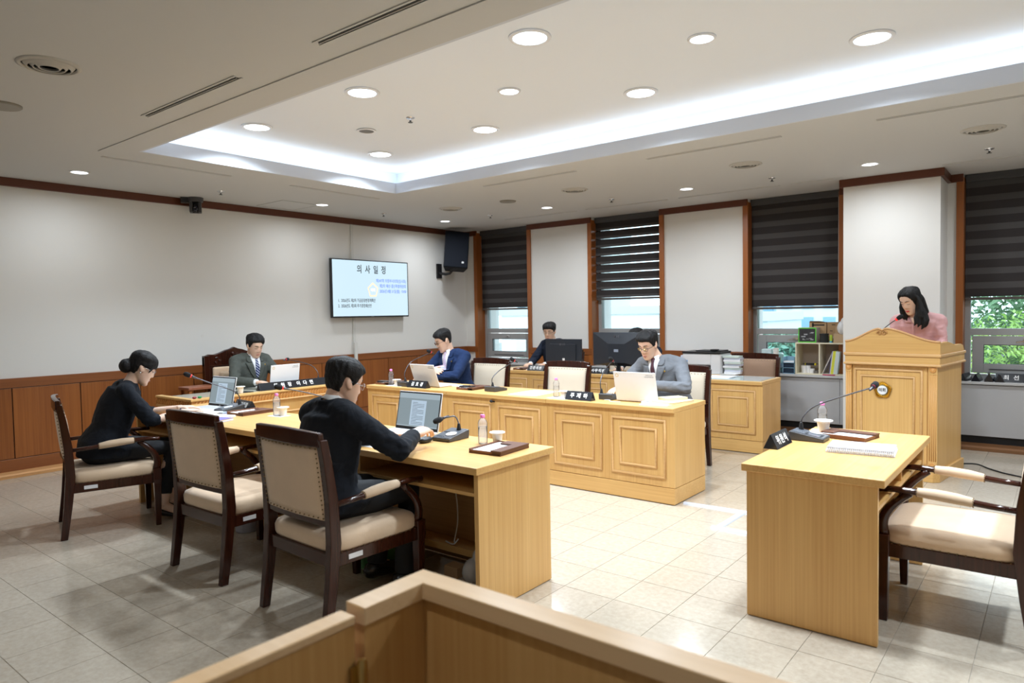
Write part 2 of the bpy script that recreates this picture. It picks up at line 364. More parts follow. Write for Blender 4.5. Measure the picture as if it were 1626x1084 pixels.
def window(n, x0, x1, blind_z, slats_open):
    y0 = 8.78
    r = struct(MB().box(x0, x0+.055, y0, y0+.09, .69, 2.8).obj('window_%d' % n, alu, bevel=.002))
    MB().box(x1-.055, x1, y0, y0+.09, .69, 2.8).obj('jamb', alu, r, bevel=.002)
    MB().box(x0+.055, x1-.055, y0, y0+.09, 1.155, 1.225).obj('transom', alu, r, bevel=.002)
    MB().box(x0+.055, x1-.055, y0, y0+.09, 2.74, 2.8).obj('head', alu, r)
    MB().box(x0+.055, x1-.055, y0, y0+.09, .69, .745).obj('bottom_rail', alu, r, bevel=.002)
    MB().box(x0+.055, x1-.055, y0+.05, y0+.056, 1.225, 2.74).obj('pane', pane_m, r)
    # lower opening sash
    a, b = x0+.075, x1-.075
    sh = MB().box(a, a+.10, y0-.02, y0+.05, .76, 1.145)
    sh.box(b-.10, b, y0-.02, y0+.05, .76, 1.145); sh.box(a+.10, b-.10, y0-.02, y0+.05, 1.055, 1.145); sh.box(a+.10, b-.10, y0-.02, y0+.05, .76, .855)
    s_ = sh.obj('sash', alu, r, bevel=.003)
    MB().box(a+.10, b-.10, y0+.01, y0+.016, .855, 1.055).obj('pane', pane_m, s_)
    MB().box(a+.10, b-.10, y0-.012, y0+.0, .85, .858).box(a+.10, b-.10, y0-.012, y0, 1.05, 1.058).box(a+.098, a+.105, y0-.012, y0, .85, 1.06).box(b-.105, b-.098, y0-.012, y0, .85, 1.06).obj('gasket', black_m, s_)
    m = (a+b)/2
    MB().box(m-.03, m+.03, y0-.032, y0-.02, 1.09, 1.115).tube([(m, y0-.03, 1.10), (m-.01, y0-.055, 1.10), (m-.09, y0-.06, 1.085)], .006, 6).obj('handle', chrome, s_)
    MB().tube([(a+.15, y0-.026, .80), (b-.15, y0-.026, .80)], .004, 6).obj('stay', darkgrey, s_)
    # wooden casing around the bay
    c = struct(MB().box(x0-.06, x0+.006, YW-.025, YW+.17, .69, 2.80).obj('trim_%d' % (n*2+1), cherryz, bevel=.002))
    MB().box(x1-.006, x1+.06, YW-.025, YW+.17, .69, 2.80).obj('casing', cherryz, c, bevel=.002)
    # zebra roller blind
    bl = thing('roller_blind', '', 'blind', ((x0+x1)/2, YW+.10, 0))
    hw = (x1-x0)/2-.012
    MB().box(-hw, hw, -.04, .04, 2.755, 2.832).obj('headbox', mat('blind_box', (.05, .05, .052), .5), bl, bevel=.004)
    if n in BLIND_CACHE: pass
    step = .150 if not slats_open else .1215
    top = 2.76; z = blind_z+.035
    dark = mat('blind_dark', (.022, .018, .018), .85, bump=(300, .2)); mid = mat('blind_mid', (.058, .054, .054), .85, bump=(300, .2))
    k = 0
    while z < top-.02:
        hd = step*.56 if not slats_open else step*.90
        z1 = min(z+hd, top)
        MB().box(-hw, hw, -.003, .0, z, z1).obj('dark_band', dark, bl)
        if not slats_open:
            z2 = min(z+step, top)
            if z2 > z1: MB().box(-hw, hw, -.001, .001, z1-.004, z2+.004).obj('sheer_band', mid, bl)
        else:
            # half of each opaque band shows a lighter doubled strip
            MB().box(-hw, hw, -.0045, -.003, z, z+step*.28).obj('sheer_band', mid, bl)
        z += step; k += 1
    MB().box(-hw, hw, -.012, .012, blind_z, blind_z+.028).obj('bottom_bar', mat('blind_bar', (.07, .06, .055), .4), bl, bevel=.004)
    MB().tube([(hw-.02, -.02, 2.76), (hw-.02, -.022, 2.0), (hw-.02, -.02, 1.25)], .0022, 5).obj('cord', whitepl, bl)
    return bl
BLIND_CACHE = {}
bz = [1.53, 1.64, 1.465, 1.525, 1.53]
blabs = ['dark zebra roller blind beside the wall speaker, nearly closed', 'dark roller blind with thin bright gaps between its bands, behind the two monitors',
         'dark zebra roller blind above the shelf of boxes', 'dark zebra roller blind right of the white column, in front of the green trees', 'dark zebra roller blind']
for n, ((a, b), z) in enumerate(zip(bays, bz)):
    if n == 4: continue
    bl = window(n+1, a, b, z, n == 1); bl['label'] = blabs[n]
(MB().box(1.43, 2.51, YW+.02, YW+.1, .69, 2.8).obj('bay_filling', wallp, ww))

# walls out of view
struct(MB().box(XL-.2, XR+.2, YB-.2, YB, 0, 3.25).obj('wall_front', wallp))
struct(MB().box(XR, XR+.2, YB, YW+.3, 0, 3.25).obj('wall_right', wallp))

# ceiling with the raised, lit recess
ce = MB(); T_ = .06
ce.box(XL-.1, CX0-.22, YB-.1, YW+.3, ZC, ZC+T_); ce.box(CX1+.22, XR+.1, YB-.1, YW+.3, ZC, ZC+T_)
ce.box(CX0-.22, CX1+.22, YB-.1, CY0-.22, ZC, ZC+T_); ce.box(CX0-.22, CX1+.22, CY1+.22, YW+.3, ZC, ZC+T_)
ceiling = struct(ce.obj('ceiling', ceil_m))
def ring_boxes(mb, x0, x1, y0, y1, w, z0, z1):
    mb.box(x0, x1, y0, y0+w, z0, z1); mb.box(x0, x1, y1-w, y1, z0, z1); mb.box(x0, x0+w, y0+w, y1-w, z0, z1); mb.box(x1-w, x1, y0+w, y1-w, z0, z1); return mb
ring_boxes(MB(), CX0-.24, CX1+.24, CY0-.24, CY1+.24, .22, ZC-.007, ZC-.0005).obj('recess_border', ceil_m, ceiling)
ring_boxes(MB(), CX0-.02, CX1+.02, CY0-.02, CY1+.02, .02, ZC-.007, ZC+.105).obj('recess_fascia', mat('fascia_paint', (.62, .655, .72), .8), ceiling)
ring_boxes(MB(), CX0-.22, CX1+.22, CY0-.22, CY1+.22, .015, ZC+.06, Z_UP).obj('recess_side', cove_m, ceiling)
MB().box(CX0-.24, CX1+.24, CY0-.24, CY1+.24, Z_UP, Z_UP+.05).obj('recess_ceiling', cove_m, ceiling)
# LED strips lying in the trough behind the fascia
def strip(name, x0, x1, y0, y1, label):
    o = MB().box(x0, x1, y0, y1, ZC+.062, ZC+.074).obj(name, whitepl); tag(o, label, 'light')
    li = bpy.data.lights.new('led_strip_light', 'AREA'); li.shape = 'RECTANGLE'; li.size = x1-x0; li.size_y = y1-y0
    li.energy = COVE_W*max(x1-x0, y1-y0)/8; li.color = COOL
    l = bpy.data.objects.new('led_strip_light', li); COL.objects.link(l); l.parent = o; l.location = ((x0+x1)/2, (y0+y1)/2, ZC+.08); l.rotation_euler = (pi, 0, 0)
strip('led_strip', CX0-.1, CX1+.1, CY1+.07, CY1+.11, 'long LED strip hidden in the ceiling recess on the window side')
strip('led_strip', CX0-.1, CX1+.1, CY0-.11, CY0-.07, 'long LED strip hidden in the ceiling recess on the near side')
strip('led_strip', CX0-.11, CX0-.07, CY0, CY1, 'short LED strip hidden in the ceiling recess towards the television wall')

def downlight(x, y, z, r, watt, label, color, group, glow=9):
    t = thing('ceiling_downlight', label, 'ceiling light', (x, y, z), 0, group)
    MB().lathe([(r*.90, -.002), (r*.92, -.006), (r*1.10, -.006), (r*1.14, -.001), (r*1.14, .004), (r*.9, .004)], n=28, cap=False).obj('rim', whitepl, t, smooth=True)
    MB().lathe([(r*.9, -.002), (r*.9, .0)], n=28).obj('diffuser', mat('lamp_glow_%g_%g' % (glow, color[2]), (.9, .9, .9), .5, emit=color, es=glow), t)
    li = bpy.data.lights.new('lamp', 'AREA'); li.shape = 'DISK'; li.size = r*1.7; li.energy = watt; li.color = color; li.spread = RD(137 if r > .1 else 165)
    l = bpy.data.objects.new('lamp', li); COL.objects.link(l); l.parent = t; l.location = (0, 0, -.010)
    return t
names_x = ['far left', 'second from left', 'third from left', 'fourth from left', 'fifth', 'sixth']
for k, x in enumerate((-5.41, -4.02, -2.49, -.93, .62)):
    for y, row in ((3.34, 'near'), (4.71, 'window-side')):
        d = ['nearest the television', 'second from the television', 'above the middle desk', 'above the lone desk', 'beyond the right edge'][k]
        downlight(x, y, Z_UP-.006, .112, BIG_W, 'large round downlight in the raised ceiling, %s row, %s' % (row, d), COOL, 'large downlights in the recess')
downlight(-3.2, 4.03, Z_UP-.006, .075, SMALL_W, 'small round downlight in the middle row of the recess, nearer the television', WARM, 'small downlights in the recess', 6)
downlight(-1.72, 4.03, Z_UP-.006, .075, SMALL_W, 'small round downlight in the middle row of the recess, nearer the camera', WARM, 'small downlights in the recess', 6)
lows = [(-7.09, -.1), (-7.09, 2.56), (-7.1, 5.23), (-7.1, 7.38), (-5.27, 7.38), (-3.34, 7.38), (-1.47, 7.37), (.4, 7.38), (-1.0, .2), (-4.0, .2), (2.0, .2), (2.9, 3.9)]  # rail lamp is unseen, added and set stronger to brighten the rail
lab = ['behind the viewer at the left wall', 'at the left wall, before the dome camera', 'at the left wall, above the television', 'in the far corner by the speaker', 'before the first white pier', 'before the second white pier', 'before the white column', 'right of the picture', 'over the rail, unseen, added to brighten it', 'behind the chairs', 'behind the viewer', 'at the right wall']
for (x, y), l in zip(lows, lab):
    downlight(x, y, ZC-.001, .075, (WALL_W if x not in (-1.47, -7.1) else 14) if y > 7 else (10 if (x, y) == (-1.0, .2) else 3 if y < 1 and x > -5 else SMALL_W), 'small round downlight in the lower ceiling '+l, WARM, 'small downlights in the lower ceiling', 6)

def diffuser(x, y, r, label, dark=0):
    t = thing('air_diffuser', label, 'vent', (x, y, ZC), 0, 'round ceiling fittings')
    m1 = mat('diffuser_metal', (.50, .48, .44), .6) if not dark else mat('speaker_grille', (.26, .24, .20), .5)
    if dark:
        MB().lathe([(r, .001), (r, -.008), (r*.93, -.014)], n=28).obj('grille', m1, t)
    else:
        MB().lathe([(r, .002), (r, -.004), (r*.86, -.012), (r*.84, .0)], n=28, cap=False).obj('rim', m1, t, smooth=True)
        for q in (.68, .5, .32): MB().lathe([(r*(q+.12), .0), (r*q, -.020), (r*(q-.03), -.018), (r*(q+.08), .0)], n=24, cap=False).obj('cone', m1, t, smooth=True)
        MB().lathe([(r*.9, .0), (r*.9, .001)], n=24).obj('throat', mat('vent_dark', (.20, .19, .17), .8), t)
    return t
for (x, y), l in zip([(-4.25, 1.41), (-6.21, 6.56), (-4.29, 6.54), (-2.37, 6.55), (-.51, 6.55), (1.4, 6.55)], ['in the near left ceiling', 'in the ceiling near the wall speaker', 'in the ceiling before the first pier', 'in the ceiling before the second pier', 'in the ceiling before the right-hand window', 'right of the picture']):
    diffuser(x, y, .15, 'round concentric air diffuser '+l)
diffuser(-5.24, 1.47, .105, 'flat round dark ceiling speaker at the left edge', 1); diffuser(-5.31, 6.62, .10, 'flat round dark ceiling speaker between two air diffusers', 1)
t = thing('ceiling_speaker', 'small dark round speaker in the raised ceiling by the far end', 'speaker', (-4.82, 4.04, Z_UP-.006))
MB().lathe([(.085, .002), (.085, -.004), (.066, -.006), (.064, .0)], n=24, cap=False).obj('rim', whitepl, t); MB().lathe([(.065, -.002), (.065, .0)], n=24).obj('grille', mat('speaker_dark', (.16, .155, .15), .6), t)

def sprinkler(x, y, z, l):
    t = thing('sprinkler', 'small sprinkler head '+l, 'sprinkler', (x, y, z), 0, 'ceiling sprinklers')
    MB().lathe([(.038, .0), (.034, -.006), (.012, -.008), (.010, -.022)], n=14).obj('escutcheon', chrome, t)
    MB().lathe([(.008, -.020), (.008, -.035), (.02, -.037), (.02, -.040)], n=10).obj('deflector', mat('sprinkler_dark', (.10, .10, .10), .4, .7), t)
for (x, y), l in zip([(-7.1, 3.93), (-7.15, 6.25), (-6.25, 7.40), (-4.32, 7.40), (-2.40, 7.40), (-.53, 7.40)], ['above the dome camera', 'between television and speaker', 'before the first window', 'between the first and second pier', 'before the third window', 'before the right-hand window']): sprinkler(x, y, ZC, 'in the lower ceiling '+l)
sprinkler(-4.25, 4.03, Z_UP, 'in the raised ceiling')

def slot(x0, x1, y0, y1, l, wide=0):
    t = thing('slot_diffuser', 'narrow linear air slot '+l, 'vent', ((x0+x1)/2, (y0+y1)/2, ZC), 0, 'linear ceiling slots')
    a, b = (x1-x0)/2, (y1-y0)/2; ax = x1-x0 > y1-y0; w = .016 if wide else .008
    if ax: MB().box(-a, a, -w, w, -.0015, .001).obj('slot', black_m, t); fr = MB().box(-a-.02, a+.02, -w-.012, -w, -.006, 0).box(-a-.02, a+.02, w, w+.012, -.006, 0)
    else: MB().box(-w, w, -b, b, -.0015, .001).obj('slot', black_m, t); fr = MB().box(-w-.012, -w, -b-.02, b+.02, -.006, 0).box(w, w+.012, -b-.02, b+.02, -.006, 0)
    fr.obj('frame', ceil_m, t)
    if wide:
        for q in (0,): MB().box(-a, a, q-.003, q+.003, -.008, 0).obj('blade', mat('slot_blade', (.35, .34, .32), .5), t)
slot(-4.82, -3.69, 2.13, 2.19, 'in the near ceiling, left of two', 1); slot(-2.92, -1.6, 2.13, 2.19, 'in the near ceiling, right of two', 1)
slot(-6.30, -6.26, 2.46, 3.56, 'before the dome camera'); slot(-6.30, -6.26, 4.26, 5.40, 'above the television')
for k, (a, b) in enumerate([(-4.86, -3.73), (-2.93, -1.79), (-1.07, .1)]): slot(a, b, 5.67, 5.70, 'beside the recess, %s from the television' % ['first', 'second', 'third'][k])
for k, (a, b) in enumerate([(-6.38, -5.19), (-4.99, -3.85), (-3.66, -2.50), (-2.33, -1.86), (-.92, .3)]): slot(a, b, 7.90, 7.93, 'along the windows, %s from the corner' % ['first', 'second', 'third', 'fourth, short', 'fifth'][k])
t = thing('ceiling_hatch', 'square access hatch outlined in the ceiling above the television wall', 'hatch', (-7.42, 4.97, ZC))
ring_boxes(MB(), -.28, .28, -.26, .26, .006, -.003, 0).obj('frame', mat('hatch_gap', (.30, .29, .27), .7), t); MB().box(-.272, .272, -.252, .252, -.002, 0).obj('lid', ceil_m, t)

# ------------------------------------------------------------------ outside
out = thing('outside_ground', 'street and ground outside the windows', 'ground', (0, 0, 0)); out['kind'] = 'structure'
del out['label']; del out['category']
MB().box(-160, 120, 9.5, 220, -9.2, -9).obj('ground', mat('asphalt', (.25, .27, .26), .9), out)
def building(x, y, w, d, h, col_, l, nx, nz, wc=(.25, .42, .55)):
    t = thing('apartment_building', l, 'building', (x, y, -9))
    MB().box(-w/2, w/2, 0, d, 0, h).obj('wall', mat('facade_%g' % (col_[0]*100+col_[2]), col_, .8), t)
    me = None; dx = w/nx; dz = h/nz; wm = mat('far_window_%g' % wc[0], wc, .3)
    base = MB().box(-dx*.28, dx*.28, -.12, .05, -dz*.28, dz*.25).mesh('far_window', wm); c = 0
    for i in range(nx):
        for k in range(nz):
            if c > 140: break
            o = bpy.data.objects.new('far_window', base); COL.objects.link(o); o.parent = t; o.location = (-w/2+dx*(i+.5), 0, dz*(k+.5)); c += 1
    MB().box(-w/2-.2, w/2+.2, -.3, d, h, h+.8).obj('parapet', mat('parapet', (.55, .58, .6), .8), t)
building(-80, 75, 14, 12, 15, (.45, .62, .66), 'pale blue-grey tower far beyond the first window, left', 5, 8)
building(-62, 88, 14, 12, 22, (.72, .80, .80), 'tall pale apartment block seen through the first window', 7, 12)
building(-41, 62, 20, 12, 10.2, (.86, .88, .88), 'plain bright building filling the second window', 2, 2, (.66, .76, .80))
building(-33, 88, 10, 12, 26, (.40, .55, .64), 'grey-blue tower through the third window, left', 5, 16)
building(-21, 80, 9, 12, 20, (.66, .74, .80), 'pale tower through the third window, right', 4, 10)
building(-25.5, 62, 10, 10, 9.4, (.62, .72, .76), 'low wide building through the third window', 8, 3)

def leaf_mesh(name, n, R_, seed, size, m):
    rnd = random.Random(seed); mb = MB()
    for _ in range(n):
        while True:
            v = Vector((rnd.uniform(-1, 1), rnd.uniform(-1, 1), rnd.uniform(-1, 1)))
            if .3 < v.length < 1: break
        v = Vector((v.x*R_[0], v.y*R_[1], v.z*R_[2])); q = Euler((rnd.uniform(-.9, .9), rnd.uniform(-.9, .9), rnd.uniform(0, 6.3))).to_matrix()
        s = size*rnd.uniform(.6, 1.3)
        mb.add([v+q @ Vector(p) for p in ((-s, 0, 0), (0, -s*.35, s*.1), (s, 0, 0), (0, s*.35, s*.1))], [(0, 1, 2, 3)])
    return mb.obj(name, m, fix=False)
leafA = mat('leaf_green', (.11, .22, .10), .6, var=(1.5, .5)); leafB = mat('leaf_bright', (.26, .42, .10), .6, var=(1.5, .4)); leafC = mat('leaf_bluish', (.16, .34, .26), .6, var=(1.5, .4))
bark = mat('bark', (.12, .08, .05), .9)
def tree(x, y, z, R_, l, m, seed, n=2600, size=.17):
    t = thing('leafy_tree', l, 'tree', (x, y, -9))
    c = leaf_mesh('foliage', n, R_, seed, size, m); c.parent = t; c.location = (0, 0, z+9); c['kind'] = 'stuff'
    MB().tube([(0, 0, 0), (.1, 0, (z+9)*.6), (0, 0, z+9+R_[2]*.3)], [.22, .16, .06], 8).obj('trunk', bark, t)
tree(1.2, 20.5, .6, (3.2, 1.6, 2.2), 'dense green tree just outside the right-hand window', leafA, 1, 9000, .12)
tree(2.5, 27, .8, (7, 2, 3.0), 'dark green tree mass behind the nearer ones, right-hand window', leafA, 11, 9000, .17)
tree(-.6, 18.6, .1, (1.6, 1.2, 1.3), 'brighter yellow-green tree low outside the right-hand window', leafB, 2, 2600, .08)
tree(4.4, 19, .4, (2.6, 2, 2.4), 'green tree at the right edge outside the right-hand window', leafA, 5, 4600, .11)
tree(-13.8, 44, -1.6, (2.6, 2, 1.7), 'hazy green tree outside the third window', leafC, 3, 2600, .28)
tree(-33.5, 52, .2, (2.0, 2, 2.0), 'small tree outside the first window, right', leafC, 4, 1200, .28)
tree(-34.0, 46, -3.0, (2, 2, 1.6), 'low tree outside the first window', leafC, 8, 900, .22)
# ------------------------------------------------------------------ furniture
TOP = .737
def mould_frame(mb, x0, x1, z0, z1, yf, w=.022, h=.012):
    """rounded moulding frame, mitred, standing proud of the face at y = yf (towards -y)"""
    prof = [(0, 0), (.15, .55), (.4, .95), (.6, .95), (.85, .55), (1, 0)]
    rs = []
    for sx, sz, xx, zz in ((1, 1, x0, z0), (-1, 1, x1, z0), (-1, -1, x1, z1), (1, -1, x0, z1)):
        rs.append([(xx+sx*w*a, yf-h*b, zz+sz*w*a) for a, b in prof])
    return mb.rings(rs, cap=False, closed=True)
def front_desk(label, loc, group, rz=0):
    """1.17 m desk unit with two panels of nested mouldings on its front; front face towards -y; origin at left front"""
    w, d = 1.173, .60
    t = thing('panelled_desk', label, 'desk', loc, rz, group)
    MB().box(.0, w, .02, d-.02, .13, TOP-.036).obj('body', oak, t, bevel=.0015)
    MB().box(.0, w, .014, d-.02, 0.006, .126).obj('plinth', oakx, t, bevel=.002)
    MB().box(.0005, w-.0005, 0, d, TOP-.036, TOP).obj('top', oakx, t, bevel=.004)
    for k in (0, 1):
        cx = w*(.262+.476*k)
        p = MB().box(cx-.232, cx+.232, .0165, .0195, .195, .640).obj('front_panel', oak, t)
        mb = MB(); mould_frame(mb, cx-.238, cx+.238, .19, .645, .0175); mould_frame(mb, cx-.165, cx+.165, .262, .574, .0165); o = mb.obj('moulding', oakmold, p, smooth=True)
    return t
d0 = front_desk('left third of the long middle desk, beside the television wall', (-5.80, 4.77, 0), 'panelled desks of the middle row')
d1 = dup(d0, (-4.625, 4.77, 0), 0, 'middle third of the long middle desk, empty chair behind it'); d2 = dup(d0, (-3.45, 4.77, 0), 0, 'right third of the long middle desk, where the man in grey sits')
for k, x in enumerate((-5.89, -4.715, -3.54)):
    dup(d0, (x, 6.98, 0), 0, ['left unit of the rear clerks\' desk, with the smaller monitor', 'centre unit of the rear clerks\' desk, with the larger monitor', 'right unit of the rear clerks\' desk, with papers and an empty tan chair'][k], 'panelled desks of the rear row')

def plain_desk(label, loc, L_, rz, group, top_m=oakx, D=.65):
    """open desk: user side towards -y; origin at the left user-side corner of the top"""
    t = thing('plain_desk', label, 'desk', loc, rz, group)
    MB().box(0, L_, 0, D, TOP-.036, TOP).obj('top', top_m, t, bevel=.004)
    for a in (.018, L_-.045): MB().box(a, a+.027, .03, D-.02, 0.004, TOP-.036).obj('side_panel', oak, t, bevel=.0015)
    MB().box(.045, L_-.045, D-.075, D-.055, .004, TOP-.036).obj('modesty_panel', oakin, t)
    MB().box(.045, L_-.045, .035, D-.075, .585, .603).obj('shelf', oakx, t, bevel=.001)
    MB().box(L_/2-.01, L_/2+.01, .04, D-.075, .603, TOP-.036).obj('divider', oak, t)
    MB().box(.045, L_-.045, D-.20, D-.06, .085, .125).obj('foot_rail', oakx, t, bevel=.002)
    return t
plain_desk('plain desk left of the man in black, woman with a bun working at it', (-5.82, 2.40, 0), 1.82, RD(.8), 'near row of plain desks')
plain_desk('plain desk where the man in black works, blank end panel towards the viewer', (-3.995, 2.425, 0), 1.82, RD(.4), 'near row of plain desks')
rd_ = plain_desk('lone plain desk at the right, its blank end panel facing the viewer', (-.585, 3.24, 0), 1.27, RD(90), 'lone desk', oakx, .615)

# chairman's desk (front face towards +x)
cd = thing('chairman_desk', 'carved oak desk of the chairman, set crosswise before the left wall', 'desk', (-6.20, 3.08, 0), RD(90))
# local x = world y (0..1.5), local -y = world +x
MB().box(.02, 1.53, .03, .66, .12, TOP-.10).obj('body', oak, cd)
MB().box(0, 1.55, 0.01, .68, .006, .12).obj('plinth', oakx, cd, bevel=.003)
MB().box(-.01, 1.56, -.012, .075, TOP-.022, TOP).box(-.01, .055, .075, .69, TOP-.022, TOP).box(1.49, 1.56, .075, .69, TOP-.022, TOP).obj('rim', oakx, cd, bevel=.005)
MB().box(.05, 1.495, .075, .66, TOP-.06, TOP-.019).obj('writing_top', mat('desk_glass_top', (.50, .50, .42), .15), cd)
MB().box(.005, 1.545, .005, .68, TOP-.085, TOP-.022).obj('frieze', oakcarve, cd)
mb = MB()
n = 44
for q in range(n): x = .02+q*(1.50/n); mb.tube([(x, .004, TOP-.078), (x+.03, .0, TOP-.030)], .006, 5)
for q in range(18): y = .03+q*.038; mb.tube([(.004, y+.03, TOP-.078), (0, y, TOP-.030)], .006, 5)
mb.obj('rope_carving', oakcarve, cd, smooth=True, kind='stuff')
for z0, z1, pr_ in ((TOP-.105, TOP-.085, -.008), (.50, .52, .012), (.44, .46, .016)):
    MB().prism([(.03, z0), (pr_, z0+.004), (pr_-.004, (z0+z1)/2), (pr_, z1-.002), (.03, z1)], .0, 1.55, 'x').obj('moulding', oakmold, cd)
MB().prism([(.0, TOP-.105), (.0, TOP-.085), (.03, TOP-.085), (.03, TOP-.105)], .03, .70, 'y').obj('moulding', oakmold, cd)
MB().box(.06, 1.49, .022, .03, .16, .43).obj('front_panel', oak, cd)

def MBT(x, y, z): m = MB(); m.M = Matrix.Translation((x, y, z)); return m
# chairs ------------------------------------------------------------
def make_chair(label, up_m, nail_m, group, w=.585, H=.94):
    t = thing('armchair', label, 'chair', (0, 0, 0), 0, group); h = w/2
    for s in (-1, 1):
        x = s*(h-.022)
        # back post running from the floor to the crest
        P = [(x, -.305, 0), (x, -.275, .22), (x, -.255, .42), (x, -.262, .62), (x, -.285, .80), (x, -.305, H-.03)]
        wd = [(.019, .021), (.021, .025), (.023, .029), (.022, .026), (.021, .022), (.020, .020)]
        mb = MB(); rs = []
        for (px_, py_, pz_), (a, b) in zip(P, wd): rs.append([(px_-a, py_-b, pz_), (px_+a, py_-b, pz_), (px_+a, py_+b, pz_), (px_-a, py_+b, pz_)])
        mb.rings(rs).obj('back_leg', darkw, t, bevel=.004)
        xf = s*(h-.025); rs = []
        for z, a, oy in ((0, .017, .0), (.30, .024, .002), (.33, .027, .002), (.41, .027, .002)): rs.append([(xf-a, .265-a+oy, z), (xf+a, .265-a+oy, z), (xf+a, .265+a+oy, z), (xf-a, .265+a+oy, z)])
        fl = MB().rings(rs).obj('front_leg', darkw, t, bevel=.003)
        MB().lathe([(.0, .0), (.016, .001), (.013, .006), (.006, .004), (.004, .009), (0, .009)], (xf, .265+.029, .365), 10, axis='y').obj('rosette', darkw, fl)
        # S-curved arm support and arm with its padded sleeve
        pts = []
        for q in range(9):
            a = q/8; z = .40+a*.215; y = .262+.035*sin(a*pi*.9)-.115*(a**1.6)
            pts.append((xf, y, z))
        MB().tube(pts, [(.026-.008*q/8, .017) for q in range(9)], 8, up=(0, 1, 0)).obj('arm_support', darkw, t, smooth=True)
        xa = s*(h-.018)
        MBT(0, 0, -.03).tube([(xa, -.265, .628), (xa, -.15, .634), (xa, -.02, .645), (xa, .12, .655), (xa, .22, .657), (xa+s*.006, .285, .652), (xa+s*.008, .292, .650)],
                  [(.013, .017), (.014, .018), (.016, .020), (.016, .021), (.015, .019), (.014, .016), (.006, .008)], 10).obj('armrest', darkw, t, smooth=True)
        pd = MBT(0, 0, -.03).tube([(xa, -.085, .640), (xa, -.078, .641), (xa, -.02, .648), (xa, .06, .654), (xa, .125, .656), (xa, .130, .656)],
                  [(.017, .021), (.021, .025), (.025, .029), (.025, .029), (.021, .025), (.017, .021)], 12).obj('arm_pad', up_m, t, smooth=True)
        mb = MBT(0, 0, -.03)
        for yy, zz in ((-.084, .640), (.131, .656)):
            for q in range(12): a = 2*pi*q/12; mb.ell((xa+.022*sin(a), yy, zz+.019*cos(a)), (.003, .003, .003), 5, 4)
        mb.obj('nail_heads', nail_m, pd, kind='stuff')
    # crest rail (slightly bowed backwards) and lower back rail
    def bow(z0, z1, d, th, name):
        rs = []
        for q in range(9):
            a = -1+q/4; x = a*(h-.02); yb = -.262-(.045 if z0 > .6 else .0)-d*(1-a*a)
            ztop = z1+(.010*(1-a*a) if z0 > .6 else 0)
            rs.append([(x, yb-th, z0), (x, yb+th, z0), (x, yb+th-.004, ztop), (x, yb-th, ztop)])
        return MB().rings(rs).obj(name, darkw, t, bevel=.006)
    bow(H-.065, H, .020, .017, 'crest_rail'); bow(.496, .530, .012, .014, 'back_rail')
    # padded back: front and rear face
    def pad(name, off, th, z0, z1, hw):
        rs = []; n = 9
        for i in range(n):
            a = i/(n-1); z = z0+(z1-z0)*a; e = 1-abs(2*a-1)**5
            yc = -.262-.045*max(0, (z-.5)/.44); ring = []
            for q in range(11):
                b = -1+q/5; eb = 1-abs(b)**5; ring.append((b*hw, yc+off-.014*(1-b*b)+th*e*eb, z))
            for q in range(10, -1, -1):
                b = -1+q/5; ring.append((b*hw, yc-.014*(1-b*b), z))
            rs.append(ring)
        o = MB().rings(rs).obj(name, up_m, t, smooth=True); return o
    pf = pad('backrest', .008, .040, .525, H-.060, h-.040)
    pr2 = pad('rear_panel', -.012, -.008, .525, H-.060, h-.040)
    mb = MB()
    for zz0 in [(.538+k*(H-.611)/15) for k in range(16)]:
        yc = -.262-.045*max(0, (zz0-.5)/.44)
        for s in (-1, 1): mb.ell((s*(h-.050), yc-.021, zz0), (.0042, .004, .0042), 6, 4); mb.ell((s*(h-.046), yc+.026, zz0), (.0042, .004, .0042), 6, 4)
    for k in range(15):
        b = -1+2*k/14; x = b*(h-.052)
        for zz, in ((.538,), (H-.073,)):
            yc = -.262-.045*max(0, (zz-.5)/.44)-.014*(1-b*b); mb.ell((x, yc-.021, zz), (.0042, .004, .0042), 6, 4); mb.ell((x, yc+.026, zz), (.0042, .004, .0042), 6, 4)
    mb.obj('nail_heads', nail_m, pr2, kind='stuff')
    # apron and seat
    ap = MBT(0, 0, -.028).box(-h+.045, h-.045, .262, .287, .335, .398).box(-h+.012, -h+.036, -.24, .245, .335, .398).box(h-.036, h-.012, -.24, .245, .335, .398).box(-h+.04, h-.04, -.275, -.25, .335, .398)
    ap = ap.obj('apron', darkw, t, bevel=.003)
    rs = []
    for z, g, yb in ((.392, .0, 0), (.41, .012, 0), (.445, .014, 0), (.468, .002, 0), (.482, -.03, 0), (.488, -.09, 0), (.490, -.2, 0)):
        ring = []; a = h-.022+g; y0, y1 = -.258-g*.6, .272+g; cy = (y0+y1)/2; b = (y1-y0)/2
        for q in range(28):
            th = 2*pi*q/28; c, s_ = cos(th), sin(th); e = .28
            ring.append((a*(abs(c)**e)*(1 if c >= 0 else -1), cy+b*(abs(s_)**e)*(1 if s_ >= 0 else -1), z))
        rs.append(ring)
    st = MBT(0, 0, -.028).rings(rs).obj('seat', up_m, t, smooth=True)
    mb = MBT(0, 0, -.028)
    for k in range(15):
        a = k/14
        for s in (-1, 1): mb.ell((s*(h-.010), -.22+a*.45, .401), (.0035, .0035, .0035), 5, 4)
        mb.ell((-h+.06+a*(w-.12), .290, .401), (.0035, .0035, .0035), 5, 4)
    mb.obj('nail_heads', nail_m, st, kind='stuff')
    MBT(0, 0, -.028).box(h-.0125, h-.0105, -.18, -.10, .355, .379).obj('asset_label', whitepl, ap)
    return t
ch = make_chair('dark wood armchair with beige back, the woman with a bun sits on it', suede, brass, 'beige armchairs along the near desks')
ch.location = (-5.405, 2.075, 0); ch.rotation_euler = (0, 0, RD(-17))
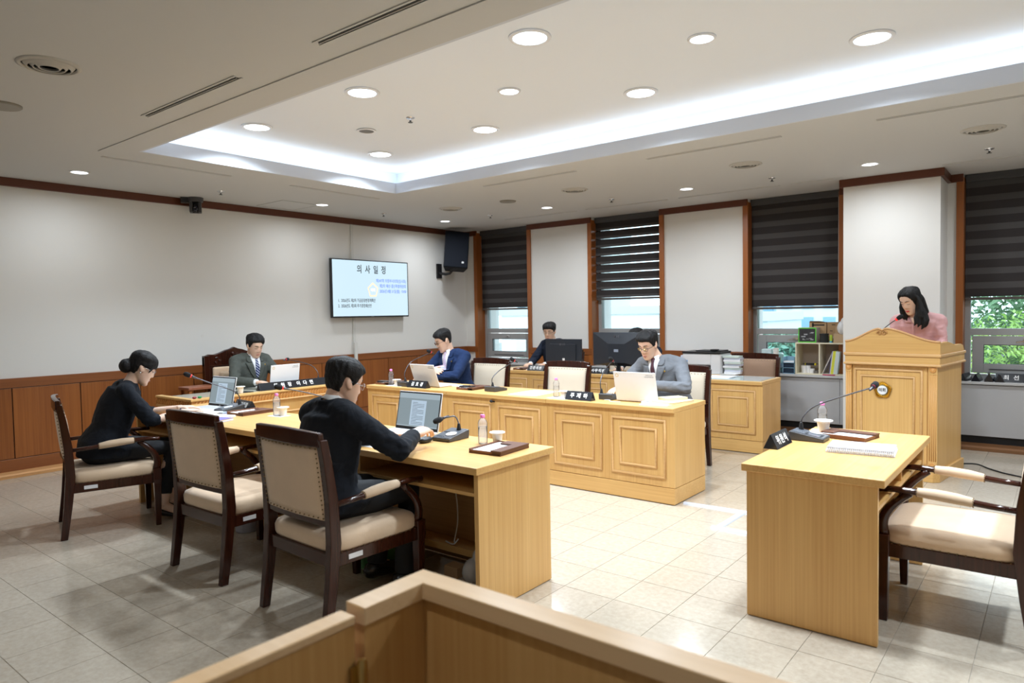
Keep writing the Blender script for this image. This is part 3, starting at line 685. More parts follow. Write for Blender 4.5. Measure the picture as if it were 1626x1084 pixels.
dup(ch, (-3.885, 2.235, 0), RD(1), 'empty dark wood armchair with studded beige back, between the woman and the man in black')
dup(ch, (-2.895, 2.215, 0), RD(-2), 'dark wood armchair with studded beige back, the man in black sits on it')
dup(ch, (-.385, 3.855, 0), RD(90), 'empty armchair at the lone right-hand desk, cut by the picture edge', 'armchair at the lone desk')
ch2 = make_chair('cream armchair behind the middle desk under the man in the blue suit', cream, brass, 'cream armchairs behind the middle desk')
ch2.location = (-5.30, 5.93, 0); ch2.rotation_euler = (0, 0, pi)
dup(ch2, (-4.17, 5.88, 0), pi, 'empty cream armchair behind the centre of the middle desk')
dup(ch2, (-2.88, 5.93, 0), pi, 'cream armchair behind the man in the grey suit, right edge showing')
dup(ch2, (-5.60, 7.98, 0), pi, 'armchair under the clerk in glasses behind the smaller monitor'); dup(ch2, (-4.62, 7.86, 0), RD(172), 'dark armchair frame seen right behind the smaller monitor')
ch3 = make_chair('empty tan armchair with light studs behind the rear desk, beside the printer', suede_d, nail_l, 'tan armchair', w=.60)
ch3.location = (-2.88, 7.93, 0); ch3.rotation_euler = (0, 0, pi)
# high carved chair of the chairman
tc_ = thing('chairman_chair', 'high dark chair with a carved crest behind the chairman', 'chair', (-7.14, 4.19, 0), RD(-90))
for s in (-1, 1):
    MB().box(s*.33-.03, s*.33+.03, -.30, -.24, 0, 1.06).obj('back_post', darkw, tc_, bevel=.006)
    MB().box(s*.31-.025, s*.31+.025, .24, .29, 0, .44).obj('front_leg', darkw, tc_, bevel=.005)
    MB().tube([(s*.33, -.26, .66), (s*.34, 0, .68), (s*.33, .24, .67)], [(.018, .025)]*3, 8).obj('armrest', darkw, tc_, smooth=True)
    MB().tube([(s*.31, .26, .42), (s*.33, .27, .54), (s*.33, .18, .66)], .02, 8).obj('arm_support', darkw, tc_, smooth=True)
crest = [(-.36, .94), (-.36, 1.05), (-.30, 1.075), (-.24, 1.07), (-.18, 1.085), (-.10, 1.115), (-.05, 1.125), (0, 1.145), (.05, 1.125), (.10, 1.115), (.18, 1.085), (.24, 1.07), (.30, 1.075), (.36, 1.05), (.36, .94)]
cr_ = MB().prism(crest, -.30, -.25, 'y').obj('crest', darkw, tc_, bevel=.008)
mb = MB()
for k in range(26):
    a = random.uniform(-.24, .24); mb.ell((a, -.248, random.uniform(.975, 1.085-.12*abs(a))), (random.uniform(.012, .026), .012, random.uniform(.008, .016)), 8, 5, Euler((0, random.uniform(-1, 1), 0)).to_matrix())
mb.obj('carving', darkw, cr_, smooth=True, kind='stuff')
MB().box(-.30, .30, -.29, -.26, .46, .96).obj('back_frame', darkw, tc_)
mb = MB(); mb.box(-.27, .27, -.26, -.22, .50, .93); mb.obj('backrest', suede, tc_, bevel=.02, seg=3)
cu = MB().box(-.20, .22, -.22, -.12, .50, .88).obj('back_cushion', suede, tc_, bevel=.03, seg=3)
MB().box(-.32, .32, -.24, .28, .34, .40).obj('apron', darkw, tc_, bevel=.004); MB().box(-.30, .30, -.22, .28, .40, .49).obj('seat', suede, tc_, bevel=.03, seg=3)
st_ = thing('side_table', 'small reddish wooden side table beside the chairman\'s high chair', 'table', (-7.05, 3.58, 0))
MB().box(-.12, .10, -.15, .15, .740, .770).obj('tabletop', wood('red_table', (.22, .07, .03), (.30, .10, .05), 'x', 50, .3), st_, bevel=.004)
for a in (-.11, .06):
    for b in (-.14, .11): MB().box(a, a+.03, b, b+.03, 0, .735).obj('leg', cherryz, st_)

# lectern -------------------------------------------------------------
lc = thing('lectern', 'tall oak lectern with a gold emblem, woman in pink standing at it', 'lectern', (-.80, 6.62, 0), RD(-7.5))
Wd, Dp = .75, .79            # local x from -Wd to 0, y from 0 to Dp
MB().prism([(-Wd+.0, .0), (-.04, 0), (0, .05), (0, Dp), (-Wd, Dp)], 0, .095, 'z').obj('plinth', oakx, lc, bevel=.004)
b_ = MB().box(-Wd+.03, -.03, .06, .085, .095, .98).box(-.055, -.02, .06, Dp-.02, .095, .98).box(-Wd+.02, -Wd+.055, .06, Dp-.02, .095, .98).obj('body', oak, lc, bevel=.002)
for s, x in ((0, -Wd+.0), (1, -.085)):
    pw_ = .050 if s == 0 else .065
    pl_ = MB().box(x, x+pw_, .035, .062, .17, .90).obj('pilaster', oak, lc)
    mb = MB()
    for q in range(4-(s == 0)): mb.lathe([(.0058, .17), (.0058, .90)], (x+.010+q*.015, .037, 0), 8)
    mb.obj('fluting', mat('oak_flute', (.62, .33, .11), .42), pl_, smooth=True)
    for z in (.095, .90):
        bl_ = MB().box(x, x+pw_, .030, .062, z, z+.078).obj('block', oak, pl_)
        MB().lathe([(.0, .006), (.012, .009), (.020, .003), (.024, .006), (.026, 0)], (x+pw_/2, .030, z+.039), 12, axis='y').obj('rosette', oakcarve, pl_, smooth=True)
p_ = MB().box(-Wd+.055, -.10, .052, .060, .14, .96).obj('front_panel', oak, lc, bevel=.002)
mb = MB(); mould_frame(mb, -Wd+.065, -.130, .17, .935, .052, .024, .014); mould_frame(mb, -Wd+.118, -.190, .23, .875, .052, .020, .014); mb.obj('moulding', oakmold, p_, smooth=True)
for z0, z1, o_ in ((.965, .985, .012), (1.045, 1.07, .012)):
    MB().prism([(-Wd-o_, .022-o_), (o_, .022-o_), (o_, Dp-.005), (-Wd-o_, Dp-.005)], z0, z1, 'z').obj('cornice', oakmold, lc, bevel=.006)
MB().box(-Wd, 0, .022, .050, .985, 1.045).box(-.028, 0, .05, Dp-.01, .985, 1.045).box(-Wd, -Wd+.028, .05, Dp-.01, .985, 1.045).obj('frieze', oakx, lc)
# serpentine front board
prof = []; half = Wd/2
for q in range(41):
    a = -1+q/20; x = (a*(Wd-.445) if a < 0 else a*.445)+half-.445; s = abs(a)
    z = 1.17+.115*(1-(3*s*s-2*s**3)) if s < 1 else 1.17
    z -= .018*math.exp(-((x-half+.445)/.019)**2)
    prof.append((x-half, z))
MB().prism(prof+[(0, 1.07), (-Wd, 1.07)], .028, .050, 'y').obj('crest_board', oakx, lc)
MB().tube([(x, .030, z) for x, z in prof], .0095, 8).obj('crest_moulding', mat('oak_crest', (.55, .30, .12), .4), lc, smooth=True)
mb = MB()
for s in (-1, 1):
    pts = []
    for q in range(14):
        a = q/13*2.2*pi; r = .022*(1-q/18); pts.append((-.445+s*(.020+r*cos(a)*.9-.0), .022, 1.252+r*sin(a)-.010))
    mb.tube(pts, [.006-.0002*q for q in range(14)], 6)
mb.obj('scroll', mat('oak_scroll', (.46, .23, .08), .4), lc, smooth=True)
sp = [(.05, 1.165), (.25, 1.168), (.38, 1.150), (.48, 1.132), (.66, 1.132), (.73, 1.118), (.762, 1.085), (.765, 1.07), (.05, 1.07)]
for x in (-.028, -Wd): MB().prism(sp, x, x+.028, 'x').obj('side_board', oaky, lc, bevel=.003)
MB().prism([(.05, 1.07), (Dp-.03, 1.0), (Dp-.03, 1.02), (.05, 1.09)], -Wd+.028, -.028, 'x').obj('slanted_top', oakx, lc)
# gold rosette emblem with the council letters
em = MB(); rr = []
for q in range(60):
    a = 2*pi*q/60; r = .068+.0045*cos(5*(a-pi/2))+(.004 if q % 2 else -.004); rr.append((r, a))
ring0 = [(.040*cos(a), -.004, .040*sin(a)) for r, a in rr]; ring1 = [(.052*cos(a), -.020 if k % 2 else -.009, .052*sin(a)) for k, (r, a) in enumerate(rr)]
ring2 = [(r*cos(a), -.016 if k % 2 else -.006, r*sin(a)) for k, (r, a) in enumerate(rr)]; ring3 = [(r*1.03*cos(a), 0, r*1.03*sin(a)) for r, a in rr]
em.rings([ring0, ring1, ring2, ring3])
e_ = em.obj('emblem', gold, lc); e_.location = (-.445, .051, .745)
MB().lathe([(.040, 0), (.040, .012), (.037, .014), (0, .0145)], n=28, axis='y').obj('disc', whitepl, e_); 
text('의회', .034, letter_dark, e_, (0, -.0155, 0), (pi/2, 0, 0), off=.0006, ext=.0004)

# gallery rail in the foreground ------------------------------------------
gr_ = thing('gallery_rail', 'blond wood barrier with an inside corner, cutting across the foreground', 'barrier', (-1.12, 1.07, 0))
RZ = .900
capp = [(0, 0), (3.4, 0), (3.4, -.058), (.058, -.058), (.058, -.215), (0, -.215)]
MB().prism(capp, RZ-.036, RZ, 'z').obj('cap_rail', railtop, gr_, bevel=.002)
MB().box(.012, 3.4, -.046, -.012, .06, RZ-.036).obj('long_panel', railw, gr_)
MB().box(.012, .046, -.207, -.046, .06, RZ-.036).obj('short_panel', railw, gr_)
MB().box(.004, 3.4, -.054, -.004, 0, .06).box(.004, .054, -.21, -.054, 0, .06).obj('kick_board', railw, gr_)
gt = thing('rail_gate', 'blond wood swing gate continuing the barrier to the lower left', 'gate', (-1.12, .845, 0))
MB().box(.006, .044, -.80, -.004, .08, RZ-.030).obj('leaf', railw, gt, bevel=.002); MB().box(.002, .048, -.80, -.004, RZ-.030, RZ-.012).obj('top_edge', railtop, gt, bevel=.003)
hg = MB().lathe([(.008, 0), (.011, .004), (.011, .050), (.007, .060), (0, .062)], (.055, .002, .742), 14).lathe([(.011, 0), (.011, .04)], (.052, .002, .695), 12).box(.046, .050, -.02, .02, .69, .79).obj('hinge', brassm, gt)
smooth_by_angle(hg)
# ------------------------------------------------------------------ things on the desks
def bottle(x, y, l, z=TOP, mat_='bottle_plastic'):
    t = thing('water_bottle', l, 'bottle', (x, y, z), 0, 'small water bottles with pink caps')
    prof = [(.0, .001), (.022, .001), (.0265, .006), (.027, .03)]
    for k in range(6): zz = .036+k*.013; prof += [(.0272, zz), (.0255, zz+.004), (.0272, zz+.009)]
    prof += [(.027, .120), (.022, .134), (.0125, .144), (.0115, .150), (.0, .150)]
    MB().lathe(prof, n=18, cap=False).obj('body', bottle_m, t, smooth=True)
    MB().lathe([(0, .004), (.0245, .004), (.0245, .098), (0, .098)], n=16, cap=False).obj('water', glassmat('water', (.95, .96, .96), -.16, .15) if 'water' not in MATS else MATS['water'], t, smooth=True)
    MB().lathe([(0, .148), (.0135, .148), (.014, .151), (.0135, .164), (.011, .167), (0, .167)], n=16, cap=False).obj('cap', pinkcap, t, smooth=True)
    return t
bottle(-2.56, 2.93, 'pink-capped water bottle on the near desk, right of the desk microphone')
bottle(-4.60, 2.93, 'pink-capped water bottle on the near desk, behind the man in black\'s back')
bottle(-5.55, 4.90, 'pink-capped water bottle left of the blue-suited man\'s laptop'); bottle(-3.45, 4.93, 'pink-capped water bottle before the empty cream armchair')
bottle(-1.135, 4.41, 'pink-capped water bottle on the lone right-hand desk'); bottle(-6.36, 3.50, 'pink-capped water bottle on the chairman\'s desk behind the open laptop')
bottle(-5.05, 7.28, 'pink-capped water bottle on the rear desk beside the left armchair')
def t_last(t): return list(COL.objects)[-1]
def cup(x, y, l, z=TOP, s=1):
    t = thing('paper_cup', l, 'cup', (x, y, z), 0, 'white paper cups'); t.scale = (s, s, s)
    MB().lathe([(0, .001), (.024, .001), (.031, .056), (.044, .060), (.0455, .063), (.044, .066), (.032, .066), (.030, .062), (.024, .008), (0, .008)], n=22, cap=False).obj('shell', cupm, t); smooth_by_angle(t_last(t), 35)
    return t
cup(-2.50, 2.985, 'white paper cup on the near desk beside the leather tray'); cup(-4.55, 2.95, 'white paper cup on a sheet behind the man in black')
cup(-5.44, 4.88, 'white paper cup beside the bottle left of the blue-suited man\'s laptop'); cup(-3.33, 4.87, 'white paper cup beside the name plate of the man in grey')
cup(-1.10, 4.30, 'white paper cup on the lone right-hand desk behind the microphone', s=1.15); cup(-6.30, 3.62, 'white paper cup on the chairman\'s desk by his name plate')
def sheet(x, y, w, d, rz, l, m=paper, h=.0012, z=TOP, name='paper_sheet', group=None):
    o = MB().box(-w/2, w/2, -d/2, d/2, 0, h).obj(name, m); o.location = (x, y, z); o.rotation_euler = (0, 0, rz); tag(o, l, 'paper', group); return o
sheet(-4.575, 2.93, .15, .10, .1, 'white coaster sheet under bottle and cup behind the man in black'); sheet(-1.10, 4.35, .16, .15, .2, 'white coaster sheet under bottle and cup on the lone desk')
sheet(-5.45, 4.90, .24, .13, 0, 'white sheet under bottle and cup left of the blue-suited man\'s laptop'); sheet(-3.37, 4.89, .22, .14, 0, 'white sheet under bottle and cup before the empty armchair')
def tray(x, y, rz, l, w=.205, d=.27):
    t = thing('memo_tray', l, 'tray', (x, y, TOP), rz, 'brown leather memo trays')
    MB().box(0, w, 0, d, 0, .006).obj('base', leather_t, t); MB().box(0, .010, 0, d, .0, .024).box(.010, w-.0, 0, .010, .0, .018).box(.010, w, d-.010, d, .0, .022).obj('border', leather_t, t, bevel=.002)
    MB().box(w-.055, w, 0, d, 0, .019).box(w-.062, w+.003, -.002, d, .019, .026).obj('pen_box', leather, t, bevel=.002)
    MB().box(.015, w-.060, .012, d-.012, .006, .016).obj('memo_pad', paper, t); MB().box(.065, w-.058, d-.075, d-.005, .018, .026).obj('clip_flap', leather, t, bevel=.002)
    return t
tray(-2.46, 2.70, RD(4), 'brown leather memo tray near the corner of the near desk'); tray(-4.99, 2.75, RD(4), 'brown leather memo tray before the woman with the bun\'s microphone')
tray(-4.64, 4.93, 0, 'brown leather memo tray between the laptop and the microphone on the middle desk'); tray(-5.78, 4.88, 0, 'brown leather memo tray at the left end of the middle desk')
tray(-.84, 4.10, RD(80), 'brown leather memo tray on the lone right-hand desk'); tray(-5.62, 7.06, 0, 'small reddish memo tray at the left end of the rear desk', .16, .2)
def phone(x, y, z, l):
    t = thing('phone', l, 'phone', (x, y, z), RD(8)); MB().box(-.075, .075, -.036, .036, 0, .009).obj('shell', blackp, t, bevel=.003); MB().box(-.070, .070, -.032, .032, .009, .0095).obj('display', mat('phone_glass', (.01, .01, .012), .08), t)
phone(-4.55, 4.99, TOP+.026, 'black phone lying on the leather tray of the middle desk'); phone(-5.70, 4.94, TOP+.026, 'black phone lying on the leftmost leather tray of the middle desk')

def mic(x, y, rz, neck, foam_dir, l, ring=redring, ringside=1, tilt=1):
    """conference microphone; user side is local -y; neck = points relative to the base centre"""
    t = thing('desk_microphone', l, 'microphone', (x, y, TOP), rz, 'gooseneck conference microphones')
    b = MB().prism([(-.09, 0), (-.095, .022), (.085, .052), (.095, .048), (.09, 0)], -.067, .067, 'x').obj('base', darkgrey, t, bevel=.006, seg=3)
    MB().prism([(-.088, .0245), (.080, .0525), (.080, .0535), (-.088, .0255)], -.060, .060, 'x').obj('control_panel', mat('mic_panel', (.13, .14, .16), .18), b)
    c = (.028*ringside, -.028); rs = []
    for r0, h in ((.033, .001), (.034, .004), (.028, .004), (.027, .001)):
        rs.append([(c[0]+r0*cos(a)*.95, c[1]+r0*sin(a), .0365+(r0*sin(a))*.166+h) for a in [2*pi*q/24 for q in range(24)]])
    MB().rings(rs).obj('speaker_ring', mat('ring_white', (.75, .76, .78), .3), b, smooth=True)
    mb = MB()
    for q in range(4): mb.box(-.045+q*.016, -.034+q*.016, -.075+.0, -.064, .0268, .0300)
    mb.box(-.050, -.015, .0, .012, .040, .0435); mb.obj('buttons', mat('mic_buttons', (.04, .04, .045), .5), b, kind='stuff')
    P = [Vector(p) for p in neck]; a0 = P[0]
    MB().lathe([(.016, 0), (.013, .015), (.008, .040), (.006, .045)], (a0.x, a0.y, a0.z-.004), 12).obj('neck_socket', blackp, t, smooth=True)
    Q = []
    for i in range(len(P)-1):
        p0 = P[max(i-1, 0)]; p1 = P[i]; p2 = P[i+1]; p3 = P[min(i+2, len(P)-1)]
        for s in range(5):
            u = s/5; Q.append(.5*((2*p1)+(-p0+p2)*u+(2*p0-5*p1+4*p2-p3)*u*u+(-p0+3*p1-3*p2+p3)*u**3))
    Q.append(P[-1]); MB().tube(Q, .0042, 8).obj('gooseneck', gunmetal, t, smooth=True)
    d = Vector(foam_dir).normalized(); e = P[-1]
    MB().tube([e-d*.04, e-d*.01, e+d*.008], [.005, .008, .0095], 10).obj('capsule', gunmetal, t, smooth=True)
    MB().tube([e+d*.006, e+d*.014], [.0125, .0125], 12).obj('light_ring', ring, t)
    MB().tube([e+d*.013, e+d*.018, e+d*.030, e+d*.050, e+d*.062, e+d*.066], [.012, .0165, .0185, .0175, .012, .004], 12).obj('foam', foam, t, smooth=True)
    return t
def nk(bx, by, pts, rz=0):
    M = Matrix.Rotation(-rz, 3, 'Z'); return [M @ Vector((p[0]-bx, p[1]-by, p[2]-TOP)) for p in pts]
def nd(v, rz=0): return Matrix.Rotation(-rz, 3, 'Z') @ Vector(v)
# near desk, before the man in black
mic(-2.815, 2.935, RD(3), nk(-2.815, 2.935, [(-2.80, 2.99, .785), (-2.812, 2.998, .83), (-2.835, 2.995, .862), (-2.86, 2.96, .860), (-2.875, 2.935, .856)], RD(3)), (-.35, -.8, -.25), 'gooseneck microphone beside the mouse hand of the man in black, bent short', darkgrey and mat('foam_ring', (.03, .03, .03), .6))
mic(-5.15, 2.86, RD(4), nk(-5.15, 2.86, [(-5.115, 2.93, .785), (-5.10, 2.915, .86), (-5.07, 2.83, .915), (-5.115, 2.70, .975), (-5.165, 2.58, 1.035)], RD(4)), (-.3, -.8, .40), 'gooseneck microphone in front of the woman with the bun')
mic(-3.99, 2.98, 0, nk(-3.99, 2.98, [(-3.98, 3.04, .785), (-3.98, 3.03, .83), (-4.00, 2.95, .90), (-4.04, 2.80, .955), (-4.085, 2.66, .995)]), (-.2, -.8, .25), 'gooseneck microphone rising from behind the shoulder of the man in black')
mic(-5.33, 4.935, pi, nk(-5.33, 4.935, [(-5.30, 4.87, .785), (-5.305, 4.87, .88), (-5.31, 4.96, .98), (-5.30, 5.12, 1.035), (-5.295, 5.25, 1.068)], pi), (.05, .8, .35), 'gooseneck microphone behind the blue-suited man\'s laptop')
mic(-4.22, 5.03, pi, nk(-4.22, 5.03, [(-4.20, 4.96, .785), (-4.20, 4.955, .86), (-4.185, 5.02, .92), (-4.17, 5.14, .97), (-4.16, 5.25, 1.01)], pi), (.1, .8, .4), 'gooseneck microphone on the middle desk before the empty cream armchair')
m3 = mic(-2.98, 5.06, pi, nk(-2.98, 5.06, [(-3.03, 4.99, .785), (-3.04, 4.99, .88), (-3.055, 5.07, .96), (-3.08, 5.2, 1.01), (-3.095, 5.29, 1.04)], pi), (-.05, .8, .4), 'gooseneck microphone between name plate and laptop of the man in grey')
mic(-1.105, 4.03, RD(90), nk(-1.105, 4.03, [(-1.16, 4.07, .785), (-1.155, 4.08, .85), (-1.09, 4.10, .92), (-.93, 4.07, .99), (-.79, 4.04, 1.045)], RD(90)), (.85, -.12, .25), 'gooseneck microphone on the lone right-hand desk, crossing before the emblem', redoff)
mic(-6.40, 4.54, RD(-90), nk(-6.40, 4.54, [(-6.36, 4.57, .785), (-6.37, 4.57, .87), (-6.46, 4.55, .94), (-6.62, 4.48, .985), (-6.74, 4.42, 1.0)], RD(-90)), (-.85, -.40, .1), 'gooseneck microphone at the right end of the chairman\'s desk')
lm = thing('lectern_microphone', 'thin gooseneck microphone on top of the lectern', 'microphone', (-1.33, 6.98, 1.06), 0)
pts = [(0, 0, 0), (.0, .0, .10), (.04, .0, .20), (.12, -.0, .27), (.155, 0, .295)]
MB().tube(pts, .004, 8).obj('gooseneck', gunmetal, lm, smooth=True)
MB().tube([(.150, 0, .291), (.163, 0, .301)], .0135, 12).obj('light_ring', redring, lm); MB().tube([(.163, 0, .301), (.170, 0, .306), (.19, 0, .320), (.205, 0, .331), (.210, 0, .335)], [.013, .018, .020, .014, .004], 12).obj('foam', foam, lm, smooth=True)
clip = MB().ell((0, 0, 0), (.016, .022, .012), 12, 8, Euler((0, .5, .4)).to_matrix()).tube([(.0, .012, -.002), (.02, .025, -.006)], .005, 6).obj('clip_microphone', foam, smooth=True); clip.location = (-4.055, 4.765, .678); tag(clip, 'tiny black foam microphone clipped to the front of the middle desk', 'microphone')

# name plates ------------------------------------------------------------
def plate(x, y, rz, L_, body, l, h=.072, d=.075, size=.046, both=False, m=blackp, sp_=1.6, z=TOP, tx=0):
    t = thing('name_plate', l, 'name plate', (x, y, z), rz, 'black triangular name plates')
    p = MB().prism([(-d/2, 0), (d/2, 0), (.003, h), (-.003, h)], -L_/2, L_/2, 'x').obj('prism', mat('plate_black', (.012, .013, .017), .22), t, bevel=.001)
    a = atan2(h, d/2)
    if body:
        text(body, size, platew, p, (tx, -d/4-.0018, h/2), (a, 0, 0), off=.0012, spacing=sp_)
        if both: text(body, size, platew, p, (0, d/4+.0018, h/2), (a, 0, pi), off=.0012, spacing=sp_)
    return t
plate(-6.305, 4.215, RD(90), .80, '위 원 장  이 다 연', 'long black name plate along the edge of the chairman\'s desk', .075, .08, .052, sp_=1.35)
plate(-5.095, 4.86, RD(-1), .27, '김 호 경', 'black name plate before the blue-suited man\'s laptop', sp_=1.2)
plate(-3.16, 4.86, 0, .255, '주 제 하', 'black name plate before the microphone of the man in grey', sp_=1.2)
plate(-5.24, 7.06, 0, .25, '전문위원', 'black name plate at the left of the smaller monitor', sp_=1.25); plate(-4.32, 7.06, 0, .27, '사무직원', 'black name plate before the larger monitor', sp_=1.25)
plate(-5.16, 3.00, RD(-6), .27, '부위원장', 'black name plate behind the woman with the bun\'s microphone', sp_=1.1, both=True); plate(-5.50, 3.04, RD(-6), .20, '', 'black name plate half hidden by the open laptop of the woman with the bun')
plate(-1.195, 3.775, RD(90), .25, '위원석', 'black name plate seen end-on on the lone right-hand desk', .075, .075, .055, sp_=1.3)
for k, x in enumerate((-.80, -.70, -.60, -.52)):
    plate(x, 8.60, RD(80+k*7), .22, '', 'spare black name plate standing end-on on the sill, %s from the lectern' % ['first', 'second', 'third', 'fourth'][k], .075+.012*(k == 2), .08, z=.691)
plate(-.27, 8.575, 0, .54, '최 선', 'black name plate lying along the sill before the right-hand window', .085, .07, .055, sp_=1.3, z=.691, tx=-.14)

# laptops ----------------------------------------------------------------
def emblem_print(parent, loc, rot, s):
    mb = MB(); n = 40; rs = []
    for k, rr_ in enumerate((1.0, .72)):
        rs.append([(s*rr_*(1+.12*cos(5*(a-pi/2)))*cos(a), s*rr_*(1+.12*cos(5*(a-pi/2)))*sin(a), 0) for a in [2*pi*q/n for q in range(n)]])
    mb.rings(rs, cap=False); mb.rings([[(x, y, .0004) for x, y, z in rs[0]], [(x, y, .0004) for x, y, z in rs[1]]], cap=False)
    o = mb.obj('emblem', goldp, parent); o.location = loc; o.rotation_euler = rot; return o
def laptop(x, y, rz, lean, l, w=.36, d=.24, white_back=True, scr=True):
    t = thing('laptop', l, 'laptop', (x, y, TOP), rz, 'open white laptops')
    MB().box(-w/2, w/2, -d, 0, .003, .016).obj('base', whitepl, t, bevel=.003)
    MB().box(-w/2+.02, w/2-.02, -d*.58, -.03, .016, .0172).obj('keyboard', mat('key_grey', (.55, .56, .58), .5), t); MB().box(-.05, .05, -d+.02, -d*.64, .016, .0165).obj('touchpad', mat('touchpad', (.66, .67, .68), .3), t)
    lid = MB().box(-w/2, w/2, .002, .009, 0, d).obj('lid', whitepl, t, bevel=.003); lid.location = (0, 0, .010); lid.rotation_euler = (-lean, 0, 0)
    MB().box(-w/2+.004, w/2-.004, -.0, .002, .004, d-.004).obj('bezel', blackp, lid, bevel=.001)
    if scr:
        e = mat('laptop_screen', (.02, .02, .02), .3, emit=(.30, .38, .42), es=.75)
        MB().box(-w/2+.011, w/2-.011, -.0006, 0, .024, d-.012).obj('screen', e, lid)
        MB().box(-w/2+.011, w/2-.011, -.0010, -.0006, d-.044, d-.012).obj('toolbar', mat('laptop_bar', (.02, .02, .02), .3, emit=(.42, .52, .58), es=.8), lid)
        MB().box(-.065, .065, -.0010, -.0006, .034, d-.055).obj('page', mat('laptop_page', (.02, .02, .02), .3, emit=(.52, .66, .80), es=.85), lid)
        mb = MB()
        for k in range(15):
            z = d-.070-k*.0095; xw = .05 if k % 4 else .022
            if z > .04: mb.box(-.052, -.052+2*xw, -.0013, -.0010, z, z+.0022)
        mb.obj('text_lines', mat('laptop_ink', (.05, .06, .08), .5), lid, kind='stuff')
        MB().box(-w/2+.011, w/2-.011, -.0010, -.0006, .024, .031).obj('taskbar', mat('laptop_bar', (.02, .02, .02)), lid)
    else:
        MB().box(-w/2+.011, w/2-.011, -.0006, 0, .024, d-.012).obj('screen', mat('laptop_screen', (.02, .02, .02)), lid)
    MB().box(-.012, .012, -.0006, 0, .010, .016).obj('badge', mat('badge_grey', (.4, .4, .4), .4), lid)
    # print on the back of the lid
    emblem_print(lid, (w/2-.032, .0095, d-.030), (pi/2, 0, pi), .014)
    text('의정부시의회', .011, printgrey, lid, (-w/2+.055, .0093, d-.022), (pi/2, 0, pi), ext=.0003); text('예산·결산특별위원회', .009, printgrey, lid, (-w/2+.055, .0093, d-.036), (pi/2, 0, pi), ext=.0003)
    return t
laptop(-3.165, 2.985, RD(2), RD(12), 'open laptop showing a document, the man in black typing on it', .37, .245)
laptop(-5.40, 2.915, RD(3), RD(12), 'open laptop showing a document, in front of the woman with the bun', .34, .25)
laptop(-5.08, 4.98, RD(178), RD(20), 'white laptop with a gold emblem on its lid before the blue-suited man', .36, .24, scr=False)
laptop(-2.69, 4.985, RD(182), RD(14), 'white laptop with a gold emblem on its lid before the man in the grey suit', .37, .245, scr=False)
laptop(-6.40, 4.17, RD(-86), RD(8), 'white laptop with a gold emblem on its lid before the chairman', .36, .235, scr=False)
ms = MB().ell((0, 0, .012), (.030, .052, .020), 14, 8).obj('computer_mouse', blackp, smooth=True); ms.location = (-2.865, 2.775, TOP+.004); tag(ms, 'black computer mouse under the hand of the man in black', 'mouse')
eb = thing('earbud_case', 'white earbud case at the foot of the grey-suited man\'s laptop', 'case', (-2.585, 4.895, TOP)); MB().ell((0, 0, .013), (.026, .016, .013), 14, 8).obj('case', whitepl, eb, smooth=True); MB().ell((.055, .004, .011), (.022, .014, .011), 14, 8).obj('lid', whitepl, eb, smooth=True)
wc = MB().tube([(-2.80, 4.90, TOP+.003), (-2.86, 4.875, TOP+.003), (-2.90, 4.90, TOP+.003), (-2.93, 4.96, TOP+.003), (-2.98, 4.95, TOP+.003)], .003, 6).obj('charging_cable', whitepl, smooth=True); tag(wc, 'thin white cable beside the grey-suited man\'s laptop', 'cable')

# papers, books -----------------------------------------------------------
def booklet(x, y, w, d, h, rz, l, m=paper, cover=None, z=TOP, cat='book'):
    t = thing('booklet', l, cat, (x, y, z), rz)
    MB().box(-w/2+.003, w/2-.003, -d/2+.003, d/2, .0015, h-.0015).obj('pages', m, t)
    MB().box(-w/2, w/2, -d/2, d/2, 0, .0015).box(-w/2, w/2, -d/2, d/2, h-.0015, h).box(-w/2, -w/2+.003, -d/2, d/2, .0, h).obj('cover', cover or m, t); return t
crm = mat('cream_paper', (.80, .70, .45), .7)
booklet(-2.42, 5.07, .20, .28, .022, RD(-12), 'cream booklet lying right of the grey-suited man\'s laptop', crm, mat('cream_cover', (.82, .75, .55), .6))
booklet(-2.44, 5.10, .13, .20, .022, RD(-30), 'second cream booklet stacked askew by the grey-suited man\'s hand', crm, crm, TOP+.022)
sheet(-2.50, 4.93, .22, .16, RD(10), 'white sheets sticking out right of the grey-suited man\'s laptop', paper, .004)
sheet(-4.86, 5.20, .26, .12, RD(4), 'white sheet under the blue-suited man\'s folded arms', paper, .002)
sheet(-3.80, 5.08, .30, .42, RD(2), 'large pale glossy sheet on the middle desk before the empty armchair', mat('gloss_sheet', (.86, .88, .90), .12), .001)
sheet(-5.53, 5.16, .40, .16, 0, 'white sheets behind the microphone left of the blue-suited man', paper, .003)
nb = thing('spiral_notebook', 'spiral-bound white document stack on the lone right-hand desk', 'notebook', (-.80, 3.84, TOP), RD(6))
for k in range(3): MB().box(-.155+.004*k, .155-.003*k, -.10+.003*k, .11-.002*k, .009*k, .009*k+.008).obj('document', paper if k % 2 else paper2, nb)
MB().box(-.148, .150, -.096, .108, .027, .029).obj('cover_sheet', mat('clear_cover', (.62, .66, .78), .15), nb)
mb = MB()
for k in range(34): mb.tube([(-.145+k*.0088, -.100, .004+0), (-.145+k*.0088, -.108, .014), (-.145+k*.0088, -.099, .026)], .0016, 5)
mb.obj('spiral_binding', mat('spiral_white', (.70, .72, .76), .3), nb, kind='stuff')
